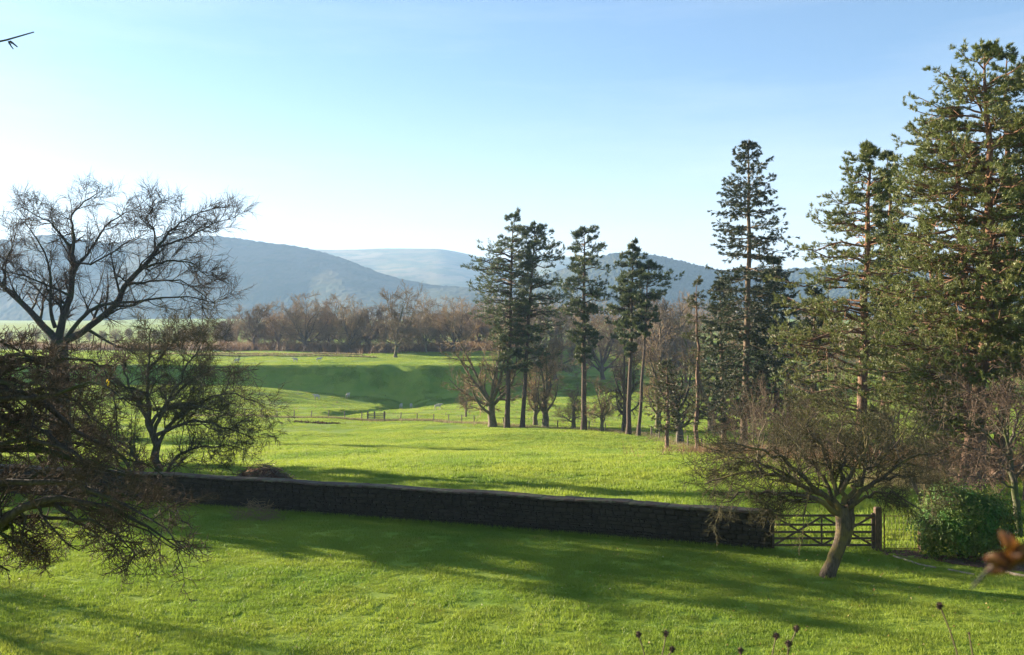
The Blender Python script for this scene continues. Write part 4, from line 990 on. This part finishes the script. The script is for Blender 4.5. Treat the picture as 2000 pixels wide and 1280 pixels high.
# wire gate
mx0, mx1 = P(1727, 0, YG)[0], P(1794, 0, YG)[0]
wg = empty("wire_gate", (mx0, YG, gz((mx0 + mx1) / 2, YG) + .05), "narrow iron wire-mesh garden gate beside the thick post", "gate"); ww = mx1 - mx0
def rod(name, a, b, r, mat, parent, sides=6):
    V, Fq = tubes(np.array([[a, b]], float), np.array([[r, r]]), sides); return obj(name, mesh(name, V, [Fq], True), mat, parent)
for a, b in (((0, 0, -.25), (0, 0, 1.16)), ((ww, 0, -.25), (ww, 0, 1.1))): rod("upright", a, b, .022, rust, wg)
for z in (.02, 1.08): rod("cross_bar", (0, 0, z), (ww, 0, z), .013, rust, wg)
wire = M("galvanised wire", lambda t: bsdf(t, (.16, .13, .10), .6, .4))
for i in range(1, 9): rod("wire", (ww * i / 9, .004, .03), (ww * i / 9, .004, 1.07), .0045, wire, wg, 4)
for z in (.15, .3, .46, .64, .85): rod("wire", (0, -.004, z), (ww, -.004, z), .0045, wire, wg, 4)
p3 = gpost(1801, .62, .17, "short pale post under the overhanging evergreen bush")
# white stump-like post at the foot of the pines
Xp, Yp = P(1883, 0, 39)[0], 39.0; zb = gz(Xp, Yp)
V, Fq = tubes(np.array([[[0, 0, -.2], [0, 0, .3], [.01, 0, 1.05], [.01, 0, 1.1]]]), np.array([[.085, .08, .075, .04]]), 10)
pp = obj("fence_post", mesh("fence_post", V, [Fq], True), M("bleached timber", lambda t: bsdf(t, ramp(t, noise(t, 9, 3, .6, (4, 4, 1)), [(.3, (.3, .25, .2)), (.7, (.5, .43, .35))]), .8)), None, (Xp, Yp, zb)); tag(pp, "bleached round post standing above the evergreen bush, before the pine trunks", "post")

# ------------------------------------------------------------------ evergreen bush
def evergreen(name, c, rx, ry, h, n, seed, label, ln=.085, cat="bush"):
    rng = np.random.default_rng(seed); root = empty(name, c, label, cat)
    m = 5; stems = []
    for i in range(7):
        a = i * .9; q = [np.array([.2 * math.cos(a), .2 * math.sin(a), -.1])]; e = np.array([math.cos(a) * rx * .6, math.sin(a) * ry * .6, h * .75])
        stems.append(smooth_line([q[0], (q[0] + e) / 2 + [0, 0, .2], e], 8))
    st = np.array(stems); sr = np.tile(np.linspace(.04, .012, 8), (7, 1)); b1, r1 = spawn(st, sr, 10, .2, 1, .8, .5, 4, .15, .05, rng)
    V, Fs = join([tubes(st, sr, 6), tubes(b1, r1, 3)]); ch = [obj("stems", mesh("stems", V, Fs, True), bark_dark, root)]
    # clumps on a lumpy shell
    nc = 230; a = rng.random(nc) * 6.283; u = rng.random(nc); el = np.arcsin(np.clip(u * 1.7 - .72, -.9, 1))
    rad = rng.uniform(.72, 1.02, nc)
    cc = np.stack([rx * rad * np.cos(el) * np.cos(a), ry * rad * np.cos(el) * np.sin(a), h * .48 + h * .52 * rad * np.sin(el)], 1)
    cc[:, 2] = np.maximum(cc[:, 2], .12)
    k = rng.integers(0, nc, n); off = rng.normal(size=(n, 3)) * rng.choice([.13, .24], (n, 1), p=[.75, .25]); p = cc[k] + off
    nrm = unit(off + .5 * (p - [0, 0, h * .4]) + rng.normal(size=(n, 3)) * .25 + [0, 0, .15])
    d = unit(np.cross(nrm, rng.normal(size=(n, 3)))); s = np.cross(nrm, d); l = ln * rng.uniform(.6, 1.25, (n, 1)); w = l * .22
    V = np.stack([p, p + d * l * .5 + s * w + nrm * l * .1, p + d * l, p + d * l * .5 - s * w + nrm * l * .1], 1).reshape(-1, 3)
    ch.append(tag(obj("leaves", mesh("leaves", V, [np.arange(n * 4).reshape(-1, 4)]), leaf_laurel, root), kind="stuff")); CH[root.name] = ch
    return root
hx, hy = P(1888, 0, 31.2)[0], 31.2
evergreen("evergreen_bush", (hx, hy, gz(hx, hy)), 1.55, .95, 2.25, 17000, 4, "glossy dark green rounded bush right of the wire gate", .125)

# ------------------------------------------------------------------ edging along the path
def edging(name, pts, r, mat, label, cat):
    q = [np.array([P(px, 0, Y)[0], Y, gz(P(px, 0, Y)[0], Y) + .03]) for px, Y in pts]
    L = smooth_line(q, 14); V, Fq = tubes((L - q[0])[None], np.full((1, 14), r), 6); return tag(obj(name, mesh(name, V, [Fq], True), mat, None, q[0]), label, cat)
pale = M("pale edging wood", lambda t: bsdf(t, ramp(t, noise(t, 8, 4), [(.3, (.22, .17, .11)), (.7, (.42, .34, .24))]), .8, .2, noise(t, 24, 4), .01, .7))
edging("edging_log", [(1745, 31.3), (1765, 30.9), (1795, 30.2), (1828, 29.8)], .035, pale, "thin pale curved log edging the lawn before the wire gate", "log")
edging("edging_log", [(1852, 29.6), (1880, 29.25), (1903, 29.0)], .03, pale, "short pale log edging half sunk in the earth left of the orange leaf", "log")
edging("edging_log", [(1965, 29.3), (1985, 28.95), (2030, 28.5)], .06, pale, "thicker pale log edging at the right edge of the picture", "log")
edging("stone_kerb", [(1848, 30.65), (1862, 30.55), (1880, 30.5)], .06, mat_cap, "pale flat stone at the foot of the evergreen bush", "stone")

# ------------------------------------------------------------------ brushwood heap, brambles
def heap(name, c, rx, ry, h, n, seed, mats, label, cat, ln=.9, arch=False):
    rng = np.random.default_rng(seed); root = empty(name, c, label, cat)
    a = rng.random(n) * 6.283; r = np.sqrt(rng.random(n)); p = np.stack([rx * r * np.cos(a), ry * r * np.sin(a), h * (1 - r ** 1.6) * rng.random(n) ** .5 + .03], 1)
    az = rng.random(n) * 6.283; e = rng.normal(size=n) * .3 - .15
    d = np.stack([np.cos(az) * np.cos(e), np.sin(az) * np.cos(e), np.sin(e)], 1)
    K = 5; L = np.empty((n, K, 3)); L[:, 0] = p - d * ln * .4
    for j in range(1, K):
        d = unit(d + rng.normal(size=(n, 3)) * .15 + ([0, 0, -.12] if arch else [0, 0, 0])); L[:, j] = L[:, j - 1] + d * ln * .8 / (K - 1)
    L[:, :, 2] = np.maximum(L[:, :, 2], .0); R = rng.uniform(.008, .022, (n, 1)) * np.linspace(1, .5, K)[None]
    V, Fq = tubes(L, R * (.5 if arch else 1), 4); tag(obj("sticks", mesh("sticks", V, [Fq], True), mats[0], root), kind="stuff")
    return root
bx_, by_ = P(510, 0, 47)[0], 47.0
hr = heap("brushwood_heap", (bx_, by_, gz(bx_, by_)), 1.9, 1.3, 1.45, 1100, 5, (bark_oak, twig_brown), "low heap of cut branches and brushwood just behind the wall", "brushwood")
q = np.linspace(0, 2 * np.pi, 25)[:-1]; V = [[0, 0, 1.2]]
for r, z in ((.35, 1.05), (.7, .6), (1.0, .0)):
    V += [[1.95 * r * math.cos(t) * (1 + .1 * math.sin(5 * t)), 1.15 * r * math.sin(t), z + .06 * math.sin(t * 7 + r * 9)] for t in q]
Fq = [[1 + r * 24 + i, 1 + (r + 1) * 24 + i, 1 + (r + 1) * 24 + (i + 1) % 24, 1 + r * 24 + (i + 1) % 24] for r in range(2) for i in range(24)]
obj("earth_mound", mesh("earth_mound", np.array(V), [np.array(Fq), np.array([[0, 1 + i, 1 + (i + 1) % 24] for i in range(24)])], True), mat_earth, hr)
bx_, by_ = P(500, 0, 37.9)[0], 37.9
heap("dead_bramble", (bx_, by_, gz(bx_, by_)), 1.0, .4, .75, 170, 6, (twig_red, twig_red), "tangle of dead bramble stems against the wall foot", "bramble", 1.0, True)
bx_, by_ = P(905, 0, 35.0)[0], 35.0

# ------------------------------------------------------------------ pasture fence and field gate
post_w = M("fence post timber", lambda t: bsdf(t, ramp(t, noise(t, 6, 3, .6, (4, 4, 1)), [(.3, (.10, .08, .06)), (.7, (.22, .18, .14))]), .9))
pv, pf = tubes(np.array([[[0, 0, -.2], [0, 0, 1.12], [0, 0, 1.16]]]), np.array([[.085, .08, .03]]), 6)
fpost = mesh("post", pv, [pf], True); fpost.materials.append(post_w)
def fence(pts, label, step=2.9, seed=1):
    rng = np.random.default_rng(seed); q = np.array([((px - 1000) / F * Y, Y) for px, Y in pts])
    d = np.concatenate(([0], np.cumsum(np.linalg.norm(np.diff(q, axis=0), axis=1)))); s = np.arange(0, d[-1], step)
    X = np.interp(s, d, q[:, 0]); Yv = np.interp(s, d, q[:, 1]); Z = height(X, Yv, False); o3 = np.array([X[0], Yv[0], Z[0]])
    r = empty("wire_fence", o3, label, "fence", "post and wire fences across the pasture")
    for x, y, z in zip(X, Yv, Z):
        o = bpy.data.objects.new("post", fpost); COL.objects.link(o); o.parent = r; o.location = (x - o3[0], y - o3[1], z - o3[2]); o.rotation_euler = (rng.normal() * .05, rng.normal() * .06, 0); o.scale = (1, 1, rng.uniform(.85, 1.1))
    for h in (.35, .7, 1.02):
        L = np.stack([X, Yv, Z + h], 1) - o3; V, Fq = tubes(L[None], np.full((1, len(L)), .007), 3); obj("wire", mesh("wire", V, [Fq]), wire, r)
fence([(300, 160), (450, 155), (560, 152), (640, 150), (722, 147.5)], "left stretch of wire fence ending at the small wooden field gate", seed=1)
fence([(750, 147), (800, 145), (870, 142), (950, 135)], "wire fence between the small field gate and the stout bare oak", seed=2)
fence([(985, 130), (1060, 127), (1140, 121), (1210, 116), (1270, 111), (1335, 100), (1420, 92), (1500, 90)], "wire fence running below the tall pines down to the right", seed=3)
YF = 147.3; fx = (736 - 1000) / F * YF; fz = gz(fx, YF)
fg = empty("small_field_gate", (fx, YF, fz), "small wooden field gate with two posts in the distant fence", "gate")
for x in (-1.35, -.35, 1.15): bevelbox("post", (.2, .2, 1.6), post_w, fg, (x, 0, .6))
for z in (.25, .5, .75, 1.0): bevelbox("rail", (2.6, .05, .11), post_w, fg, (-.1, -.12, z))

# ------------------------------------------------------------------ sheep
def sheep_mesh():
    pts = [((0, 0, .62), .2), ((.28, 0, .63), .22), ((-.28, 0, .62), .22), ((.46, 0, .72), .13), ((.60, 0, .80), .09), ((.74, 0, .72), .055),
           ((.3, .13, .45), .07), ((.3, .13, .22), .04), ((.3, .13, 0), .035), ((.3, -.13, .45), .07), ((.3, -.13, .22), .04), ((.3, -.13, 0), .035),
           ((-.32, .13, .45), .08), ((-.34, .13, .24), .04), ((-.32, .13, 0), .035), ((-.32, -.13, .45), .08), ((-.34, -.13, .24), .04), ((-.32, -.13, 0), .035), ((-.5, 0, .6), .05)]
    ed = [(0, 1), (0, 2), (1, 3), (3, 4), (4, 5), (1, 6), (6, 7), (7, 8), (1, 9), (9, 10), (10, 11), (2, 12), (12, 13), (13, 14), (2, 15), (15, 16), (16, 17), (2, 18)]
    me = bpy.data.meshes.new("sk"); me.from_pydata([p for p, r in pts], ed, []); o = bpy.data.objects.new("sk", me); COL.objects.link(o)
    o.modifiers.new("skin", 'SKIN'); sub = o.modifiers.new("sub", 'SUBSURF'); sub.levels = 1
    lay = me.skin_vertices[0].data if me.skin_vertices else None
    if lay is None:
        import bmesh
        bm = bmesh.new(); bm.from_mesh(me); bm.verts.layers.skin.verify(); bm.to_mesh(me); bm.free(); lay = me.skin_vertices[0].data
    for v, (p, r) in zip(lay, pts): v.radius = (r, r)
    lay[0].use_root = True
    dg = bpy.context.evaluated_depsgraph_get(); res = bpy.data.meshes.new_from_object(o.evaluated_get(dg)); bpy.data.objects.remove(o); return res
mat_wool = M("wool", lambda t: bsdf(t, ramp(t, noise(t, 9, 3, .5, obj=True), [(.3, (.42, .37, .28)), (.7, (.62, .56, .45))]), .95, .1, noise(t, 30, 3, .6), .02, .8))
smesh_ = sheep_mesh(); smesh_.name = "sheep"; smesh_.materials.append(mat_wool)
def inv_Y(px, py, Y0, Y1):                # distance at which the ground is seen at (px, py)
    Ys = np.linspace(Y0, Y1, 500); z = height((px - 1000) / F * Ys, Ys, False); r = HY + (CZ - z) / Ys * F
    return float(Ys[np.argmin(np.abs(r - py))])
for px, py, a, lab in ((462, 711, .3, "pale sheep on the sunlit far field, leftmost, beside the big tree's twigs"), (577, 709, 2.9, "greyish sheep at the top edge of the shaded bank, between the other two far sheep"),
                       (623, 709, .2, "pale sheep at the top edge of the shaded bank, rightmost of the far three"), (619, 781, 3.0, "sheep lying in the sun below the shaded bank, left of its neighbour"),
                       (679, 778, 1.2, "bright sheep standing on the crest below the shaded bank"), (783, 799, 1.4, "sheep right of the gully, left one of the close pair"),
                       (803, 799, 1.7, "sheep right of the gully, right one of the close pair"), (855, 801, .1, "sheep near the left twigs of the stout bare oak")):
    Y = inv_Y(px, py, 150, 215 if py > 750 else 250) if py > 750 else inv_Y(px, py, 229, 262); X = (px - 1000) / F * Y
    o = bpy.data.objects.new("sheep", smesh_); COL.objects.link(o); o.location = (X, Y, gz(X, Y) + .02); o.rotation_euler = (0, 0, a); o.scale = (1.3,) * 3
    tag(o, lab, "sheep", "sheep grazing in the pasture")

# pale rock near thin spruce
rr = np.random.default_rng(8); bmv = []
V, a, b = stone_mesh(77); V = V * np.array([.5, .45, .5]); xr = P(1370, 0, 84)[0]
tag(obj("rock", mesh("rock", V, [a, b]), mat_cap, None, (xr, 84, gz(xr, 84) + .2)), "pale rock at the foot of the thin sunlit spruce", "rock")

# ------------------------------------------------------------------ molehills / tussocks, fallen leaves
tag(scrub("earth_clods", [wp(570, 143, 1.2), wp(620, 141, 1.6), wp(660, 140, 1.2)], 260, .22, mat_earth, "", 12, .12, .8, 6), "scattered dark clods on the pasture near the small field gate", kind="stuff")
def fallen():
    rng = np.random.default_rng(12); n = 900; Y = np.sqrt(rng.uniform(20 ** 2, 36 ** 2, n)); X = rng.uniform(-.56, .62, n) * Y
    ok = (wall_side(X, Y) < -.3) & ((rng.random(n) < .35) | (X > 3)); X, Y = X[ok], Y[ok]; n = len(X)
    p = np.stack([X, Y, height(X, Y) + .035], 1); a = rng.random(n) * 6.28; d = np.stack([np.cos(a), np.sin(a), rng.normal(size=n) * .4], 1) * .035; s = np.stack([-np.sin(a), np.cos(a), rng.normal(size=n) * .5], 1) * .022
    V = np.stack([p - d, p + s + [0, 0, .01], p + d, p - s + [0, 0, .01]], 1).reshape(-1, 3)
    m = M("fallen leaf", lambda t: leafy(t, ramp(t, noise(t, 3, 2), [(.35, (.30, .15, .05)), (.55, (.50, .38, .10)), (.7, (.55, .5, .3))]), .3))
    tag(obj("fallen_leaves", mesh("fallen_leaves", V, [np.arange(n * 4).reshape(-1, 4)]), m), "small yellow fallen leaves scattered over the lawn", kind="stuff")
fallen()

# ------------------------------------------------------------------ near plants on the terrace edge
stalk_m = M("dry stalk", lambda t: bsdf(t, (.09, .065, .04), .8)); head_m = M("seed head", lambda t: bsdf(t, ramp(t, noise(t, 60, 2), [(.35, (.03, .02, .016)), (.65, (.10, .06, .045))]), .9))
def seedhead(pts, Y, label, hs=.0115, seed=1, extra=()):
    rng = np.random.default_rng(seed); q = [P(px, py, Y) for px, py in pts]; g = gz(q[-1][0], Y); b = q[-1].copy(); b[2] = g - .02; b[0] += (q[-1][0] - q[0][0]) * .6
    root = empty("seed_head", (b[0], Y, g), label, "dried flower", "dried seed heads at the bottom edge"); o3 = np.array([b[0], Y, g])
    L = smooth_line([b] + q[::-1], 14) - o3; V, Fq = tubes(L[None], np.linspace(.0035, .0022, 14)[None], 5); obj("stalk", mesh("stalk", V, [Fq], True), stalk_m, root)
    for c in [q[0]] + [P(*e, Y) for e in extra]:
        n = 46; d = unit(rng.normal(size=(n, 3)) + [0, 0, .8]); cc = c - o3
        V, Ft = tufts(np.tile(cc, (n, 1)) + d * hs * .3, d, 3, hs * 1.1, hs * .4, rng, .5)
        th = np.linspace(0, np.pi, 7); R = hs * .6 * np.sin(th) + .0008; ax = np.stack([0 * th, 0 * th, -np.cos(th) * hs * 1.1], 1) + cc
        V2, F2 = tubes(ax[None], R[None], 8); Vj, Fj = join([(V, Ft), (V2, F2)]); obj("head", mesh("head", Vj, Fj), head_m, root)
    for e in extra:
        a, b2 = P(*e, Y) - o3, L[8]; V, Fq = tubes(np.array([[a, (a + b2) / 2 + [0, 0, -.01], b2]]), np.full((1, 3), .002), 4); obj("stalk", mesh("stalk", V, [Fq], True), stalk_m, root)
seedhead([(1247, 1240), (1253, 1258), (1262, 1285)], 3.8, "dried seed head leaning left, leftmost at the bottom edge", seed=1)
seedhead([(1301, 1239), (1298, 1262), (1290, 1290)], 3.8, "upright dried seed head, second from the left at the bottom edge", seed=2)
seedhead([(1313, 1269), (1303, 1280), (1296, 1300)], 3.7, "low seed head tucked just right of the upright one", seed=3)
seedhead([(1447, 1272), (1443, 1300)], 3.8, "seed head barely rising over the bottom edge", .012, 4)
seedhead([(1516, 1243), (1511, 1265), (1506, 1290)], 3.8, "thin dried seed head left of the double one", .013, 5)
seedhead([(1556, 1229), (1545, 1255), (1535, 1290)], 3.7, "double dried seed head on one dark stalk", .0125, 6, ((1540, 1258),))
seedhead([(1836, 1184), (1848, 1215), (1866, 1250), (1876, 1290)], 2.9, "tall arching stalk with blurred dark bud, right of the apple tree", .010, 7)
seedhead([(1893, 1238), (1900, 1256), (1903, 1290)], 2.9, "bare hooked stalk, rightmost at the bottom edge", .004, 8)
# branch with a curled orange leaf reaching in from the right
YL = .8; g = gz(.75, YL); root = empty("leafy_shrub", (.75, YL, g), "blurred curled orange leaf on a shoot at the right edge, close to the viewer", "leaf"); o3 = np.array([.75, YL, g])
L = smooth_line([o3 + [0, 0, -.05], o3 + [-.08, 0, .6], P(2120, 1010, YL), P(2040, 1060, YL), P(1985, 1092, YL)], 14) - o3
V, Fq = tubes(L[None], np.linspace(.004, .0015, 14)[None], 6); obj("stem", mesh("stem", V, [Fq], True), bark_dark, root)
def leaf_blade(a, b, w, seed, mat, dy=0, lab=None):
    """a curled pointed leaf from base a to tip b (places), width w in metres"""
    rng = np.random.default_rng(seed); a, b = P(*a, YL), P(*b, YL + dy); ax = b - a; L = np.linalg.norm(ax); ax = ax / L
    sd = unit(np.cross(ax, [0, 1, 0])); nr = np.cross(sd, ax); nu, nv = 15, 9; V = []
    ph = rng.random() * 6
    for u in np.linspace(0, 1, nu):
        wid = w * math.sin(math.pi * min(1, u * .97 + .02)) ** .6 * (1 - .35 * u) * (1 + .09 * math.sin(u * 34 + ph))
        for v in np.linspace(-1, 1, nv):
            c = .28 * w * abs(v) ** 1.5 + .1 * w * math.sin(u * 9 + v * 3 + ph) + .03 * w * math.sin(u * 40) * abs(v) - .25 * w * math.sin(u * 2.6) 
            V.append(a + ax * L * u + sd * wid * .5 * v + nr * c * (1.4 if v > 0 else .8) - o3)
    i = (np.arange(nu - 1)[:, None] * nv + np.arange(nv - 1)[None]).ravel()
    o = obj("leaf", mesh("leaf", np.array(V), [np.stack([i, i + 1, i + nv + 1, i + nv], 1)], True), mat, root)
    if lab: o['label'] = lab
m_or = M("orange leaf", lambda t: leafy(t, ramp(t, noise(t, 70, 5), [(.35, (.06, .02, .006)), (.55, (.12, .048, .01)), (.7, (.20, .12, .02))]), .45))
m_br = M("brown leaf", lambda t: leafy(t, ramp(t, noise(t, 80, 4), [(.3, (.03, .014, .008)), (.7, (.10, .04, .015))]), .3))
leaf_blade((1992, 1096), (1960, 1040), .016, 1, m_or, -.01)
leaf_blade((1992, 1096), (1922, 1092), .019, 2, m_or, .01, "orange leaf pointing left")
leaf_blade((1985, 1100), (1924, 1118), .016, 3, m_br, .015, "dark brown lower leaf")
leaf_blade((1980, 1070), (2026, 1096), .018, 4, m_br, .01, "dark brown leaf at the edge")
leaf_blade((1975, 1105), (2010, 1062), .018, 5, m_or, -.015)
V, Fq = tubes(np.array([[P(1940, 1108, YL) - o3, P(1922, 1122, YL) - o3, P(1898, 1150, YL) - o3]]), np.array([[.001, .0014, .0012]]), 6); obj("stalk", mesh("stalk", V, [Fq], True), M("grey stalk", lambda t: bsdf(t, (.025, .025, .027), .8)), root)

# ------------------------------------------------------------------ trees beyond the left edge that shade lawn and field
def yew(x, y, h, rad, seed, label):
    r = conifer("yew_tree", (x, y), x, gz(x, y) + h, [(gz(x, y) + .8, rad, rad), (gz(x, y) + h * .5, rad, rad), (gz(x, y) + h * .85, rad * .6, rad * .6), (gz(x, y) + h, .2, .2)], .3, seed, label, (bark_dark, needle_spruce), 'spruce', "evergreens beyond the left edge", whorl=.9, per=7, sub=6, sub2=2, tper=2, tn=6, tl=.4, tw=.09)
    return r
y1 = yew(-31.5, 49.5, 10.5, 2.6, 41, "dense evergreen beyond the left edge, behind the wall")
for i, (x, y, s) in enumerate(((-36.0, 54.0, 1.2), (-46, 76, 1.25), (-53, 84, 1.3), (-33, 48.3, 1.0), (-42, 71, .9), (-39.5, 60.0, 1.2), (-43, 62, 1.2), (-44.5, 57.5, 1.25), (-84, 137, 2.1))):
    copy_tree(y1, ["dense evergreen beyond the left edge, far end of the wall", "dense evergreen beyond the left edge, in the pasture", "dense evergreen beyond the left edge, deep in the pasture", "small dense evergreen beyond the left edge, on the lawn", "smaller dense evergreen beyond the left edge, in the pasture", "dense evergreen beyond the left edge, outside the wall", "dense evergreen beyond the left edge, at the back of the wall", "dense evergreen beyond the left edge, among the others by the wall", "tall evergreen beyond the left edge, far out in the pasture"][i], (x, y, gz(x, y)), i * 1.3, s)
copy_tree(m2, "taller bare tree beyond the left end of the wall", (-35.2, 50.6, gz(-35.2, 50.6)), 1.0, .8, "bare trees beyond the left edge")
copy_tree(m1, "bare tree beyond the left edge of the lawn", (-29, 34.5, gz(-29, 34.5)), 2.0, .48, "bare trees beyond the left edge")

# ------------------------------------------------------------------ haze
V, Fq = box((0, 2300, 125), (9000, 5800, 370))
hz = obj("haze", mesh("haze", V, [Fq])); tag(hz, "thin blue morning haze over the valley", kind="stuff")
hm = bpy.data.materials.new("haze"); hm.use_nodes = True; t = hm.node_tree; t.nodes.clear(); o = t.nodes.new("ShaderNodeOutputMaterial"); pv_ = t.nodes.new("ShaderNodeVolumePrincipled")
pv_.inputs['Color'].default_value = (.40, .63, 1, 1); pv_.inputs['Density'].default_value = 1.35e-4; pv_.inputs['Anisotropy'].default_value = .15
t.links.new(pv_.outputs[0], o.inputs['Volume']); hz.data.materials.append(hm)
